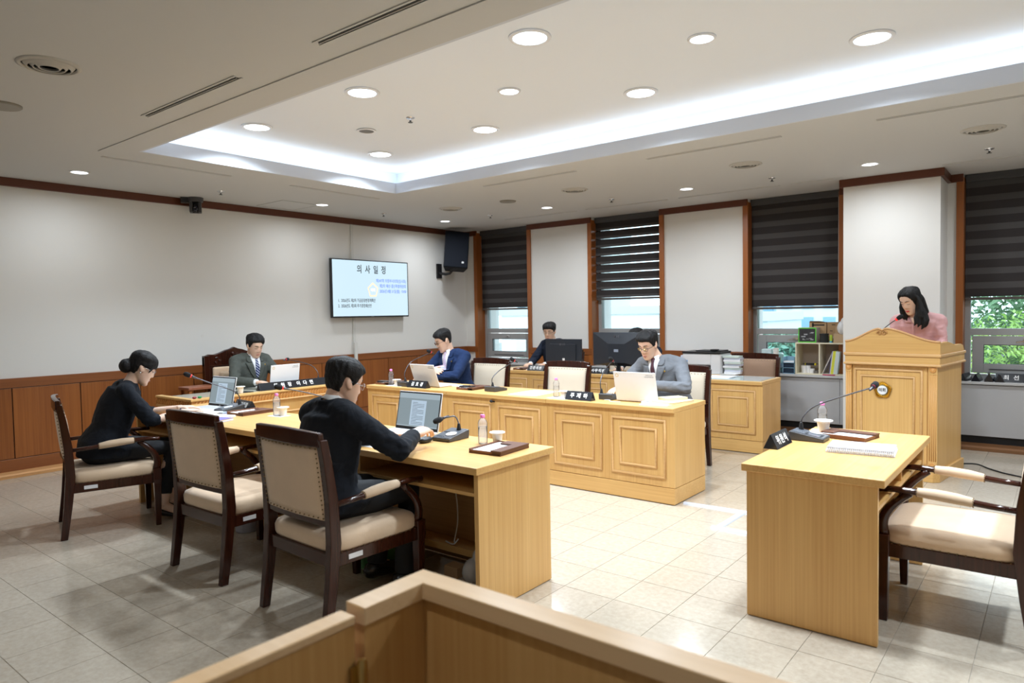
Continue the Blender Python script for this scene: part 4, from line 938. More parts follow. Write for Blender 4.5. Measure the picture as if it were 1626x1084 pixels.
# papers of the woman with the bun
sheet(-5.42, 2.66, .30, .21, RD(24), 'white printed sheets under the hands of the woman with the bun', paper, .010)
sheet(-5.15, 2.60, .22, .30, RD(-58), 'fanned white sheets right of the woman with the bun\'s hand', mat('paper_warm', (.66, .63, .60), .7), .008, TOP+.010)
booklet(-4.93, 2.60, .27, .20, .012, RD(14), 'white report with a yellow note between woman and tray', paper); 
yn = MB().box(-.10, .10, -.02, .02, 0, .001).obj('sticky_note', mat('yellow_note', (.85, .82, .20), .6)); yn.location = (-4.90, 2.575, TOP+.0125); yn.rotation_euler = (0, 0, RD(14)); tag(yn, 'yellow note strip on the white report', 'note')
booklet(-4.79, 2.50, .30, .17, .018, RD(18), 'thick white report with purple edge at the front of the near desk', paper, mat('purple_cover', (.20, .17, .42), .5))
booklet(-5.12, 2.735, .20, .06, .014, RD(14), 'pale blue folded document before the microphone of the woman with the bun', mat('blue_doc', (.45, .55, .80), .5))
sheet(-3.12, 2.63, .22, .28, RD(3), 'white sheet before the laptop of the man in black', paper, .002)
sheet(-6.48, 3.72, .20, .16, .3, 'dark folder at the chairman\'s hand', blackp, .012, TOP-.022, 'folder')
sheet(-6.56, 4.74-.2, .22, .18, .2, 'white sheets at the right end of the chairman\'s desk', paper, .02, TOP-.022)
for k, (cx_, c_) in enumerate(((0, (.25, .02, .03)), (.05, (.02, .25, .08)))):
    o = MB().ell((0, 0, .012), (.014, .02, .012), 10, 6).obj('stamp', mat('stamp_%d' % k, c_, .4), smooth=True); o.location = (-6.22, 3.12+cx_, TOP); tag(o, ['small dark red stamp on the corner of the chairman\'s desk', 'small green stamp on the corner of the chairman\'s desk'][k], 'stamp')

# rear desk --------------------------------------------------------------
def monitor(x, y, w, h, zb, rz, l, faceted):
    t = thing('monitor', l, 'monitor', (x, y, TOP), rz, 'black computer monitors')
    sh = MB()
    if faceted:
        sh.box(-w/2, w/2, -.004, .012, zb, zb+h)
        zt = zb+h; sh.add([(-w/2, -.004, zt), (w/2, -.004, zt), (w*.16, -.045, zb+h*.66), (-w*.16, -.045, zb+h*.66), (w/2-.03, -.004, zb), (-w/2+.03, -.004, zb), (w*.16, -.045, zb+h*.1), (-w*.16, -.045, zb+h*.1)],
               [(0, 1, 2, 3), (3, 2, 6, 7), (7, 6, 4, 5), (1, 4, 6, 2), (0, 3, 7, 5), (0, 5, 4, 1)])
    else: sh.box(-w/2, w/2, -.012, .012, zb, zb+h); sh.box(-w*.36, w*.36, -.030, -.012, zb+.03, zb+h*.8)
    s_ = sh.obj('shell', mat('monitor_black', (.030, .036, .048), .32), t, bevel=.002)
    MB().box(-w/2+.012, w/2-.012, .012, .0135, zb+.016, zb+h-.012).obj('screen', mat('mon_screen', (.02, .02, .02), .3, emit=(.5, .6, .7), es=.5), t)
    MB().box(-.025, .025, .0, .02, .01, zb+.1).obj('stand', blackp, t, bevel=.003); MB().box(-.13, .13, -.09, .11, 0, .012).obj('foot', blackp, t, bevel=.004)
    yl = -.032 if not faceted else -.030
    lg = mat('logo_dim', (.10, .10, .115), .35)
    text('LG', .036, lg, s_, (.018, -.0305 if not faceted else -.0315, zb+h*.885-(0 if faceted else .03)), (pi/2 - (.32 if faceted else 0), 0, 0), off=.0008)
    MB().lathe([(.015, 0), (.015, .002)], (-.030, -.0292 if not faceted else -.0295, zb+h*.885-(0 if faceted else .03)), 16, axis='y').obj('round_logo', lg, s_)
    MB().box(.0, .035, -.0312, -.0302, zb+h*.30-.05, zb+h*.30-.02).obj('rating_label', paper, s_) if not faceted else MB().box(-.03, .03, -.0462, -.0452, zb+h*.42, zb+h*.50).obj('rating_label', mat('label_blue', (.35, .40, .50), .4), s_)
    mb = MB(); mb.tube([(-.02, -.035, zb+.05), (-.01, -.06, zb), (0, -.03, .05), (.02, -.02, .01)], .004, 6); mb.tube([(.0, -.035, zb+.05), (.02, -.055, zb+.01), (-.01, -.03, .04), (-.03, -.02, .01)], .004, 6); mb.obj('cables', blackp, t, smooth=True, kind='stuff')
monitor(-4.93, 7.22, .54, .315, .085, RD(0), 'smaller black monitor seen from behind, before the clerk in glasses', False)
monitor(-4.16, 7.24, .70, .40, .085, RD(-2), 'larger black monitor with a faceted back, hiding a clerk', True)
pr = thing('printer', 'white and black laser printer on the sill behind the man in grey', 'printer', (-3.47, 8.22, .70))
tb = thing('printer_stand', 'low white cabinet under the printer', 'cabinet', (-3.47, 8.24, 0)); MB().box(-.42, .42, -.20, .20, 0, .69).obj('body', mat('cab_grey', (.60, .60, .58), .5), tb, bevel=.003); MB().box(-.43, .43, -.215, .20, .69, .70).obj('top', mat('cab_top', (.66, .66, .64), .4), tb)
MB().box(-.24, .12, -.17, .17, .10, .235).box(.12, .24, -.17, .17, .0, .235).obj('body', whitepl, pr, bevel=.008); MB().box(-.24, .12, -.165, .17, .0, .10).obj('paper_tray', blackp, pr, bevel=.003)
MB().box(-.245, .245, -.175, .175, .235, .262).box(-.10, .22, -.10, .15, .262, .275).obj('top_cover', blackp, pr, bevel=.003); MB().box(-.205, -.175, -.1712, -.1705, .125, .155).obj('sticker', mat('sticker_blue', (.02, .25, .65), .4), pr)
MB().box(.10, .18, -.13, -.05, .275, .292).obj('control_panel', blackp, pr, bevel=.003)
def stack(x, y, z, w, d, n, h, l, cols, seed, name='paper_stack'):
    t = thing(name, l, 'papers', (x, y, z), 0); r = random.Random(seed)
    for k in range(n):
        a, b = r.uniform(-.012, .012), r.uniform(-.012, .012)
        MB().box(-w/2+a, w/2+a, -d/2+b, d/2+b, k*h, k*h+h*.93).obj('document', cols[k % len(cols)], t)
    return t
gp = mat('greenish_paper', (.60, .70, .66), .6); yp = mat('yellowish_paper', (.70, .68, .52), .6)
stack(-4.60, 8.36, .70, .24, .28, 9, .026, 'tall pile of pale files beside the larger monitor', [gp, paper, paper2], 3); stack(-4.12, 8.36, .70, .30, .28, 3, .02, 'low pile of files behind the larger monitor', [paper, gp], 9)
stack(-3.11, 8.24, .70, .20, .26, 9, .024, 'uneven pile of white papers right of the printer', [paper, paper2, gp], 5); stack(-3.78, 8.38, .70, .12, .22, 4, .05, 'pile of wrapped papers left of the printer', [paper, paper2], 6)
stack(-2.78, 8.62, .69, .16, .2, 8, .022, 'pile of binders on the sill before the third window', [paper2, gp, yp, paper], 8)
sheet(-2.93, 7.22, .32, .22, RD(3), 'white papers on the right unit of the rear desk', paper, .012, TOP); sheet(-2.90, 7.24, .28, .20, RD(-4), 'loose top sheet of the papers on the rear desk', paper, .002, TOP+.012)
gl = MB().box(-.60, .0, -.24, .24, 0, .005).obj('glass_top', mat('desk_glass', (.42, .52, .55), .06, spec=.8)); gl.location = (-2.40, 7.27, TOP); tag(gl, 'pale glass plate on the right end of the rear desk', 'glass plate')
sheet(-3.95, 7.38, .28, .2, .3, 'white papers right of the larger monitor', paper, .01, TOP); sheet(-5.45, 7.2, .22, .16, -.2, 'white papers before the clerk in glasses', paper, .004, TOP)
booklet(-4.72, 7.20, .12, .08, .02, 0, 'small beige box under the smaller monitor', yp, yp, TOP, 'box')
kb = MB().box(-.2, .2, -.06, .06, 0, .02).obj('keyboard', blackp, bevel=.003); kb.location = (-4.02, 7.10, TOP); tag(kb, 'black keyboard edge before the larger monitor', 'keyboard')
# shelf and things on the sill ---------------------------------------------
sx, sy, sz = -2.49, 8.50, .692
sf = thing('cube_shelf', 'beige two-compartment shelf on the sill before the third window', 'shelf', (sx, sy, sz))
shm = mat('shelf_cream', (.72, .66, .50), .5); shi = mat('shelf_inside', (.42, .34, .28), .6)
W_, H_, D_ = .61, .375, .26
MB().box(0, W_, 0, D_, H_-.014, H_).obj('top_board', shm, sf); MB().box(0, W_, 0, D_, 0, .014).obj('bottom_board', shm, sf)
for a in (0, .262, .53, W_-.014): MB().box(a, a+.014, 0, D_, .014, H_-.014).obj('upright', shm, sf)
MB().box(0, W_, D_-.006, D_, .014, H_-.014).obj('back_board', shi, sf)
def bx(name, l, cat, x0, x1, y0, y1, z0, z1, m, bev=.001):
    o = MB().box(-(x1-x0)/2, (x1-x0)/2, -(y1-y0)/2, (y1-y0)/2, 0, z1-z0).obj(name, m, bevel=bev); o.location = ((x0+x1)/2, (y0+y1)/2, z0); tag(o, l, cat); return o
card = mat('cardboard', (.42, .27, .14), .75); card2 = mat('cardboard_dark', (.30, .18, .09), .75)
zt = sz+H_
gb = thing('picture_box', 'green-framed box printed with a dark photo of machinery, on the shelf', 'box', (sx+.13, sy+.02, zt))
MB().box(-.10, .10, 0, .18, 0, .175).obj('carton', mat('grey_carton', (.45, .44, .42), .6), gb)
MB().box(-.10, .10, -.003, .0, 0, .012).box(-.10, .10, -.003, 0, .163, .175).box(-.10, -.09, -.003, 0, .012, .163).box(.09, .10, -.003, 0, .012, .163).obj('green_frame', mat('green_frame', (.10, .55, .04), .5), gb)
MB().box(-.09, .09, -.002, 0, .012, .163).obj('print', mat('box_print', (.03, .03, .035), .4, var=(22, .9)), gb)
mb = MB(); r_ = random.Random(4)
for k in range(9): a = r_.uniform(-.075, .05); z = r_.uniform(.02, .13); mb.box(a, a+r_.uniform(.01, .05), -.0026, -.002, z, z+r_.uniform(.004, .016))
mb.obj('print_shapes', mat('print_pale', (.35, .37, .38), .5), gb, kind='stuff')
c1 = thing('cardboard_box', 'brown cardboard box with a black arrow behind the picture box', 'box', (sx+.22, sy+.20, zt)); MB().box(-.11, .08, -.02, .10, 0, .235).obj('carton', card, c1); MB().box(-.07, .06, -.0215, -.02, .195, .210).box(-.08, -.06, -.0215, -.02, .18, .225).obj('black_print', black_m, c1); MB().add([(-.11, -.02, .235), (.08, -.02, .235), (.02, -.05, .25), (-.10, -.04, .25)], [(0, 1, 2, 3)]).obj('flap', card2, c1)
c2 = thing('cardboard_box', 'second brown cardboard box leaning right behind the black jar', 'box', (sx+.40, sy+.20, zt)); MB().box(-.09, .10, -.02, .10, 0, .235).obj('carton', card, c2); MB().box(-.04, .0, -.0215, -.02, .20, .208).box(-.06, -.03, -.0215, -.02, .13, .137).obj('print_marks', black_m, c2)
bj = MB().lathe([(0, 0), (.045, 0), (.047, .01), (.047, .085), (.050, .088), (.050, .105), (0, .105)], n=20, cap=False).obj('jar', black_m, smooth=True); bj.location = (sx+.305, sy+.07, zt); tag(bj, 'black round jar beside the picture box', 'jar'); smooth_by_angle(bj)
gc = thing('spray_can', 'small green and blue can between jar and carton', 'can', (sx+.38, sy+.07, zt)); MB().lathe([(0, 0), (.017, 0), (.017, .02)], n=12, cap=False).obj('bottom', mat('can_blue', (.1, .4, .6), .3), gc); MB().lathe([(.017, .02), (.017, .08), (.010, .09), (0, .09)], n=12, cap=False).obj('body', mat('can_green', (.45, .62, .08), .3), gc)
c3 = thing('cardboard_box', 'light cardboard box with a white bag at the right end of the shelf', 'box', (sx+.50, sy+.06, zt)); MB().box(-.085, .10, -.03, .14, 0, .105).obj('carton', mat('cardboard_light', (.50, .35, .21), .75), c3); MB().box(-.085, .03, .05, .14, .105, .185).obj('flap', mat('cardboard_light', (0, 0, 0)), c3)
pb_ = MB().ell((-.02, 0, .07), (.07, .07, .085), 14, 9).ell((.0, .0, .12), (.055, .06, .08), 12, 8).obj('plastic_bag', mat('bag_white', (.72, .72, .72), .35, bump=(14, .9)), smooth=True); pb_.location = (sx+.535, sy+.06, zt+.100); tag(pb_, 'crumpled white plastic bag on the light cardboard box', 'bag')
sk = MB().bar((0, 0, 0), (.10, .0, .20), .014, .03, (0, 1, 0)).obj('document_sleeve', mat('sleeve', (.66, .74, .76), .25)); sk.location = (sx+.365, sy+.13, zt); tag(sk, 'slanting pale plastic sleeve on the shelf', 'folder')
cn = thing('white_cup_stack', 'white plastic cups in the left shelf compartment', 'cup', (sx+.085, sy+.08, sz+.014)); 
for k, (a, b) in enumerate(((0, 0), (.035, .02), (-.02, .02))): MB().lathe([(0, 0), (.022, 0), (.026, .085), (0, .085)], (a, b, 0), 14).obj('cup', whitepl, cn, smooth=False)
tp = MB().lathe([(0, 0), (.030, 0), (.030, .05), (0, .05)], n=18).obj('tape_roll', whitepl); tp.location = (sx+.165, sy+.09, sz+.014); tag(tp, 'white roll in the left shelf compartment', 'roll')
gm = MB().lathe([(.020, .0), (.034, .0), (.034, .03), (.020, .03)], n=18, cap=False).obj('tape_roll', mat('tape_grey', (.14, .13, .12), .4)); gm.location = (sx+.222, sy+.07, sz+.014); tag(gm, 'dark grey tape roll in the left shelf compartment', 'roll')
bt = thing('battery_box', 'black and yellow box on the cups in the shelf', 'box', (sx+.12, sy+.12, sz+.105)); MB().box(-.03, .07, -.02, .02, 0, .022).obj('box', blackp, bt); MB().box(-.038, -.03, -.021, .021, -.001, .023).box(.07, .082, -.021, .021, -.001, .023).obj('ends', mat('yellow_end', (.80, .65, .02), .4), bt)
wf = [((.66, .64, .60), .012), ((.30, .30, .62), .006), ((.74, .74, .76), .012), ((.72, .74, .06), .016), ((.78, .80, .10), .014), ((.60, .74, .76), .014), ((.70, .74, .74), .014), ((.55, .68, .72), .014)]
xx = sx+.395
lb = MB().bar((0, 0, .0), (.105, 0, .235), .10, .010, (1, 0, -.4)).obj('file_folder', mat('file_a', (.58, .54, .49), .6)); lb.location = (sx+.290, sy+.10, sz+.016); tag(lb, 'grey-white folder slanting in the right shelf compartment', 'folder', 'files in the shelf')
for k, (c_, th) in enumerate(wf[1:]):
    o = MB().bar((0, 0, 0), (.03, 0, .262-.006*(k > 4)), .17, th*.92, (1, 0, -.1)).obj('file_folder', mat('file_%d' % k, c_, .5)); o.location = (xx-.02, sy+.105, sz+.016)
    tag(o, '%s folder standing in the right shelf compartment, %s from the slanting one' % (['blue', 'white', 'yellow', 'bright yellow', 'pale blue', 'pale grey-blue', 'dull blue'][k], ['first', 'second', 'third', 'fourth', 'fifth', 'sixth', 'seventh'][k]), 'folder', 'files in the shelf'); xx += th
mg = bx('magenta_pad', 'thin magenta pad lying on the sill before the shelf', 'pad', sx+.31, sx+.44, sy-.022, sy-.002, .692, .703, mat('magenta', (.45, .03, .10), .5))
bo = thing('desk_organiser', 'pale blue drawer organiser left of the shelf', 'organiser', (sx-.16, sy+.04, .691)); obm = mat('organiser_blue', (.25, .42, .55), .35)
MB().box(0, .006, 0, .16, 0, .20).box(.134, .14, 0, .16, 0, .20).box(0, .14, 0, .16, 0, .006).box(0, .14, .154, .16, 0, .2).box(0, .14, 0, .16, .066, .072).box(0, .14, 0, .16, .128, .134).obj('frame', obm, bo); MB().box(.01, .13, .01, .15, .134, .150).obj('contents', whitepl, bo); MB().box(.008, .132, .004, .15, .008, .060).box(.008, .132, .010, .15, .074, .120).obj('drawer', mat('organiser_dark', (.02, .035, .06), .3), bo)
ct = thing('cup_tower', 'tall stack of paper cups in a clear sleeve on the sill', 'cups', (sx-.25, sy+.08, .691)); 
for k in range(10): MB().lathe([(0, 0), (.030, 0), (.036, .028), (.038, .030), (0, .030)], (0, 0, k*.030), 14).obj('cup', cupm, ct)
fl = bx('document_bag', 'white bag with green and blue print on the sill', 'bag', sx-.42, sx-.30, sy+.06, sy+.16, .691, .98, mat('doc_bag', (.55, .70, .72), .4, var=(14, .5)), .01)
wb = bx('green_water_jug', 'pale green jug standing behind the tan armchair', 'jug', sx-.30, sx-.20, sy+.16, sy+.24, .691, .93, mat('jug_green', (.45, .70, .66), .15), .02)

# television, speaker, camera on the left wall ------------------------------
tv = thing('television', 'wall-mounted television showing a Korean agenda slide', 'television', (XL+.09, 6.515, 1.855), RD(90))
MB().box(-.70, .70, -.022, .022, -.405, .405).obj('housing', blackp, tv, bevel=.004)
scn = MB().box(-.682, .682, -.0235, -.022, -.385, .390).obj('screen', screen_tv, tv)
MB().box(-.20, .20, .022, .088, -.20, .20).obj('wall_bracket', black_m, tv); MB().box(-.02, .02, -.0235, -.022, -.399, -.393).obj('badge', printgrey, tv)
ink = mat('slide_ink', (.03, .04, .05), .6, emit=(.02, .025, .03), es=1); blue = mat('slide_blue', (.10, .18, .65), .6, emit=(.13, .24, .86), es=.8); org = mat('slide_orange', (.9, .6, .35), .6, emit=(1, .67, .40), es=.9)
def tt(b, s, m, x, z, al='CENTER', xs=1, off=.001, sp=1): return text(b, s, m, scn, (x, -.0245, z), (pi/2, 0, 0), ext=.0004, off=off, xs=xs, align=al, spacing=sp)
tt('의  사  일  정', .125, ink, .0, .265, xs=.80, off=.0025)
tt('제347회 의정부시의회(임시회)', .058, blue, .655, .115, 'RIGHT', .80); tt('제2차 예산·결산특별위원회', .058, blue, .655, .040, 'RIGHT', .80); tt('2026년 8월 31일(월)  10:00', .058, blue, .655, -.035, 'RIGHT', .80)
tt('1.  2026년도 제2차 기금운용변경계획안', .056, ink, -.60, -.170, 'LEFT', .72); tt('2.  2026년도 제3회 추가경정예산안', .056, ink, -.60, -.245, 'LEFT', .72)
pg = [(.092*cos(pi/2+2*pi*k/5), .10*sin(pi/2+2*pi*k/5)) for k in range(5)]; mb = MB()
for k in range(5):
    a = Vector(pg[k]); b = Vector(pg[(k+1) % 5])
    for q in range(9): p = a.lerp(b, q/9); mb.lathe([(.008, 0), (.008, .0006)], (.075-.06+p.x, -.0240, -.02+p.y), 8, axis='y')
mb.obj('pentagon_emblem', org, scn, kind='stuff'); tt('의회', .05, mat('slide_orange_pale', (.9, .8, .7), .6, emit=(.95, .80, .72), es=.9), .015, -.02)
struct(MB().box(XL, XL+.022, 6.235, 6.275, 2.26, ZC-.08).box(XL, XL+.022, 6.235, 6.275, .935, 1.45).box(XL+.026, XL+.05, 6.23, 6.28, .60, 1.10).obj('trim_20', mat('trunking', (.66, .66, .63), .5), bevel=.002))
sk_ = MB().box(-.035, .035, 0, .012, -.035, .035).obj('wall_switch', mat('switch_w', (.72, .71, .68), .5), bevel=.003); sk_.location = (XL+.001, 4.06, 1.27); sk_.rotation_euler = (0, 0, RD(90)); sk_.scale = (.5, 1, .5); tag(sk_, 'tiny pale wall plate on the left wall above the chairman', 'wall plate')
sp_ = thing('wall_speaker', 'black loudspeaker on a bracket high in the corner by the first window', 'speaker', (-7.53, 8.06, 2.46), RD(46))
s1 = MB().prism([(-.19, -.13), (.19, -.13), (.15, .16), (-.15, .16)], -.29, .29, 'z').obj('cabinet', mat('speaker_black', (.006, .007, .010), .6, spec=.2), sp_, bevel=.008); s1.rotation_euler = (RD(-9), RD(5), 0)
MB().box(-.178, .178, -.142, -.13, -.28, .28).obj('grille', mat('speaker_front', (.006, .008, .013), .8, spec=.15, bump=(400, .4)), s1, bevel=.004); MB().box(.09, .125, -.144, -.142, -.215, -.185).obj('badge', mat('badge_pale', (.6, .6, .6), .4), s1)
_ri = Matrix.Rotation(-RD(46), 4, 'Z') @ Matrix.Translation((7.53, -8.06, -2.46))
mb = MB(); mb.M = _ri; mb.box(XL, XL+.03, 7.93, 8.03, 2.05, 2.28).obj('wall_plate', blackp, sp_); mb = MB(); mb.M = _ri; mb.tube([(XL+.02, 7.98, 2.13), (-7.70, 7.99, 2.11), (-7.62, 8.0, 2.12), (-7.55, 8.02, 2.19)], .022, 8).box(-7.60, -7.50, 7.98, 8.08, 2.17, 2.20).obj('bracket_arm', blackp, sp_)
dc = thing('ceiling_camera', 'dark dome-necked conference camera hanging under the ceiling at the left wall', 'camera', (XL+.16, 3.95, ZC), RD(60))
MB().lathe([(0, .0), (.085, 0), (.082, -.045), (.075, -.05), (0, -.05)], n=24, cap=False).obj('mount_plate', darkgrey, dc, smooth=False)
MB().box(-.15, -.05, -.04, .04, -.06, -.0).obj('wall_arm', blackp, dc)
b_ = MB().box(-.062, -.030, -.05, .05, -.17, -.05).box(.030, .062, -.05, .05, -.17, -.05).box(-.062, .062, .015, .05, -.17, -.05).obj('yoke', darkgrey, dc, bevel=.008); MB().ell((0, -.01, -.115), (.032, .045, .05), 14, 10).obj('camera_head', blackp, dc, smooth=True); MB().lathe([(.026, .045), (.026, .062), (.020, .066), (0, .06)], (0, 0, -.13), 16, axis='y').obj('lens', mat('lens', (.01, .01, .02), .05), dc)

# floor things --------------------------------------------------------------
def bin_(x, y, r, h, c, l):
    t = thing('waste_bin', l, 'bin', (x, y, 0)); o = MB().lathe([(0, .002), (r*.82, .002), (r, h), (r*1.04, h), (r*1.04, h-.015), (r*.96, h-.015), (r*.80, .012), (0, .012)], n=24, cap=False).obj('bucket', mat('bin_%g' % c[1], c, .4), t); smooth_by_angle(o)
bin_(-4.42, 2.56, .095, .25, (.34, .35, .42), 'grey-violet waste bin under the near desk behind the empty armchair'); bin_(-3.16, 2.66, .14, .29, (.10, .30, .11), 'dark green waste bin under the desk of the man in black')
bg_ = MB().ell((0, 0, .06), (.05, .07, .07), 12, 8).ell((.02, .02, .13), (.03, .03, .05), 10, 6).obj('plastic_bag', mat('bag_grey', (.55, .54, .52), .5, bump=(30, .8)), smooth=True); bg_.location = (-2.53, 2.79, 0); tag(bg_, 'small crumpled grey-white bag inside the end panel of the near desk', 'bag')
kb_ = bx('cardboard_sheet', 'brown cardboard box under the near desk beside the crumpled bag', 'box', -2.72, -2.62, 2.76, 2.84, 0.001, .06, card)
def cable(pts, r, m, l, name='cable'):
    P = [Vector(p) for p in pts]; Q = []
    for i in range(len(P)-1):
        p0 = P[max(i-1, 0)]; p1 = P[i]; p2 = P[i+1]; p3 = P[min(i+2, len(P)-1)]
        for s in range(6): u = s/6; Q.append(.5*((2*p1)+(-p0+p2)*u+(2*p0-5*p1+4*p2-p3)*u*u+(-p0+3*p1-3*p2+p3)*u**3))
    Q.append(P[-1]); o = MB().tube(Q, r, 6).obj(name, m, smooth=True); tag(o, l, 'cable'); return o
cable([(-.76, 7.55, .006), (-.62, 7.62, .006), (-.50, 7.45, .006), (-.32, 7.28, .006), (.1, 7.1, .006), (.6, 7.2, .006)], .006, black_m, 'black cable running over the floor right of the lectern', 'floor_cable')
cable([(-2.80, 2.94, .583), (-2.80, 2.94, .50), (-2.77, 2.93, .36), (-2.78, 2.94, .24), (-2.77, 2.90, .145), (-2.73, 2.89, .17), (-2.76, 2.88, .138), (-2.84, 2.90, .135)], .004, mat('cable_grey', (.80, .79, .76), .5), 'thin grey cable hanging under the near desk beside the end panel', 'hanging_cable')
so = bx('power_socket', 'white power socket under the near desk top', 'socket', -3.33, -3.24, 2.965, 2.985, .48, .565, whitepl, .003)
cable([(-3.24, 2.95, .53), (-3.20, 2.93, .545), (-3.16, 2.93, .50), (-3.15, 2.93, .40)], .004, whitepl, 'white plug lead at the power socket under the near desk', 'plug_lead')
ft = thing('floor_trunking', 'white plastic cable trunking on the floor between middle and right-hand desk', 'trunking', (0, 0, 0)); tm = mat('trunking_floor', (.50, .53, .60), .4)
def half(a, b):
    mb = MB(); d = (Vector(b)-Vector(a)).normalized(); n = Vector((-d.y, d.x, 0)); pr2_ = [(-.026, 0), (-.020, .009), (-.010, .014), (.010, .014), (.020, .009), (.026, 0)]
    return mb.rings([[Vector(p)+n*u+Vector((0, 0, v)) for u, v in pr2_] for p in (a, b)])
half((-2.25, 4.89, 0), (-1.19, 4.93, 0)).obj('cover_strip', tm, ft); half((-1.80, 4.91, 0.001), (-1.81, 4.45, 0.001)).obj('cover_strip', tm, ft); half((-1.85, 4.45, 0), (-1.19, 4.45, 0)).obj('cover_strip', tm, ft)
# ------------------------------------------------------------------ people
def vox(mb, size, it=4, keep=1.0):
    me = mb.mesh('tmp'); o = bpy.data.objects.new('tmp', me); COL.objects.link(o)
    r = o.modifiers.new('r', 'REMESH'); r.mode = 'VOXEL'; r.voxel_size = size; r.use_smooth_shade = True
    if it: s = o.modifiers.new('s', 'SMOOTH'); s.iterations = it; s.factor = .5
    if keep < 1: d = o.modifiers.new('d', 'DECIMATE'); d.ratio = keep
    dg = bpy.context.evaluated_depsgraph_get(); m2 = bpy.data.meshes.new_from_object(o.evaluated_get(dg))
    bpy.data.objects.remove(o); bpy.data.meshes.remove(me)
    for p in m2.polygons: p.use_smooth = True
    return m2
def link(me, name, m, parent, label=None):
    me.materials.clear(); me.materials.append(m); o = bpy.data.objects.new(name, me); COL.objects.link(o); o.parent = parent
    if label: o['label'] = label
    return o
def ss(a, b, x):
    t = max(0, min(1, (x-a)/(b-a))); return t*t*(3-2*t)
HT = [(-.120, .020, .074, .050), (-.112, .034, .084, .022), (-.098, .047, .088, -.004), (-.078, .056, .087, -.03), (-.050, .064, .086, -.056), (-.020, .070, .087, -.076), (.010, .074, .087, -.089), (.040, .077, .087, -.096),
      (.065, .076, .080, -.094), (.085, .069, .066, -.084), (.100, .055, .044, -.064), (.110, .036, .018, -.040), (.115, .014, -.004, -.020)]
def hsec(z):
    z = max(HT[0][0], min(HT[-1][0], z))
    for i in range(len(HT)-1):
        if z <= HT[i+1][0]:
            u = (z-HT[i][0])/(HT[i+1][0]-HT[i][0]); p0, p1, p2, p3 = HT[max(i-1, 0)], HT[i], HT[i+1], HT[min(i+2, len(HT)-1)]
            return [.5*(2*p1[k]+(p2[k]-p0[k])*u+(2*p0[k]-5*p1[k]+4*p2[k]-p3[k])*u*u+(-p0[k]+3*p1[k]-3*p2[k]+p3[k])*u**3) for k in (1, 2, 3)]
    return HT[-1][1:]
E_ = .88
def g2(x, s): return math.exp(-(x/s)**2)
def feat(x, z):
    ax = abs(x); d = 0
    if -.048 < z < .034:
        t = (.034-z)/.066; h = .003+.017*min(1, t)**1.2
        if z < -.031: h *= ss(-.046, -.031, z)
        d += h*g2(x, .0085+.0065*min(1, max(0, t))**2)
    d += -.0065*g2(ax-.031, .015)*g2(z-.013, .011)+.0035*g2(ax-.028, .020)*g2(z-.032, .008)+.004*g2(ax-.042, .018)*g2(z+.032, .022)
    d += .0045*g2(ax-.032, .012)*g2(z-.010, .0065)
    d += .006*g2(x, .024)*g2(z+.066, .011)-.003*g2(x, .022)*g2(z+.0665, .0022)+.005*g2(x, .018)*g2(z+.104, .012)-.003*g2(x, .02)*g2(z+.084, .006)
    return d
def face_y(x, z):
    w, yf, yb = hsec(z); s = min(.999, abs(x)/w)**(1/E_); c = sqrt(1-s*s); return (yf+yb)/2+(yf-yb)/2*c**E_+feat(x, z)
def head_pt(z, a):
    w, yf, yb = hsec(z); s, c = sin(a), cos(a); cy = (yf+yb)/2; ry = (yf-yb)/2
    x = w*(abs(s)**E_)*(1 if s >= 0 else -1); y = cy+ry*(abs(c)**E_)*(1 if c >= 0 else -1)
    if c > 0: y += feat(x, z)*min(1, c*3)
    return x, y
def men_line(az, side=0, f=.070):
    a = abs(az)
    P = [(0, f), (35, f-.002), (52, f-.012), (62, .035), (72, .005), (84, -.008), (92, .024), (104, .026), (116, -.02), (132, -.052), (180, -.058)]
    return lerp(P, a)
def lerp(P, a):
    for i in range(len(P)-1):
        if a <= P[i+1][0]: u = (a-P[i][0])/(P[i+1][0]-P[i][0]); return P[i][1]*(1-u)+P[i+1][1]*u
    return P[-1][1]
def hair_grid(mb, line, top=.022, side=.010, back=.012, M=None, seed=0, rough=.003, part=None):
    nz, na = 56, 88; rs = []
    for i in range(nz):
        u = i/(nz-1); z = -.112+.2268*(1-(1-u)**1.25)
        ring = []
        for j in range(na):
            a = 2*pi*j/na; az = math.degrees(a if a <= pi else a-2*pi)
            x, y = head_pt(z, a); w, yf, yb = hsec(z); L = line(az)
            m = ss(L-.003, L+.007, z); th = side+(back-side)*ss(100, 170, abs(az))
            th = th+(top-th)*ss(.02, .085, z)
            fr = 1-.35*ss(.5, 0, abs(az)/90)*ss(.095, .06, z)
            n = noise.noise((az*.11+seed, z*14, seed)); n2 = noise.noise((az*.5, z*9+seed, 3))
            th = th*fr+rough*n*1.6+rough*.8*n2
            if part is not None and z > .055: th -= .010*g2(x-part, .008)*ss(.055, .08, z)*ss(-.03, .05, y)
            t = m*th-(1-m)*.007
            d = Vector((x, y-(yf+yb)/2, max(0, z)*1.1)); d = d.normalized() if d.length > 1e-6 else Vector((0, 0, 1))
            p = Vector((x, y, z))+d*t
            ring.append(M @ p if M else p)
        rs.append(ring)
    mb.rings(rs)
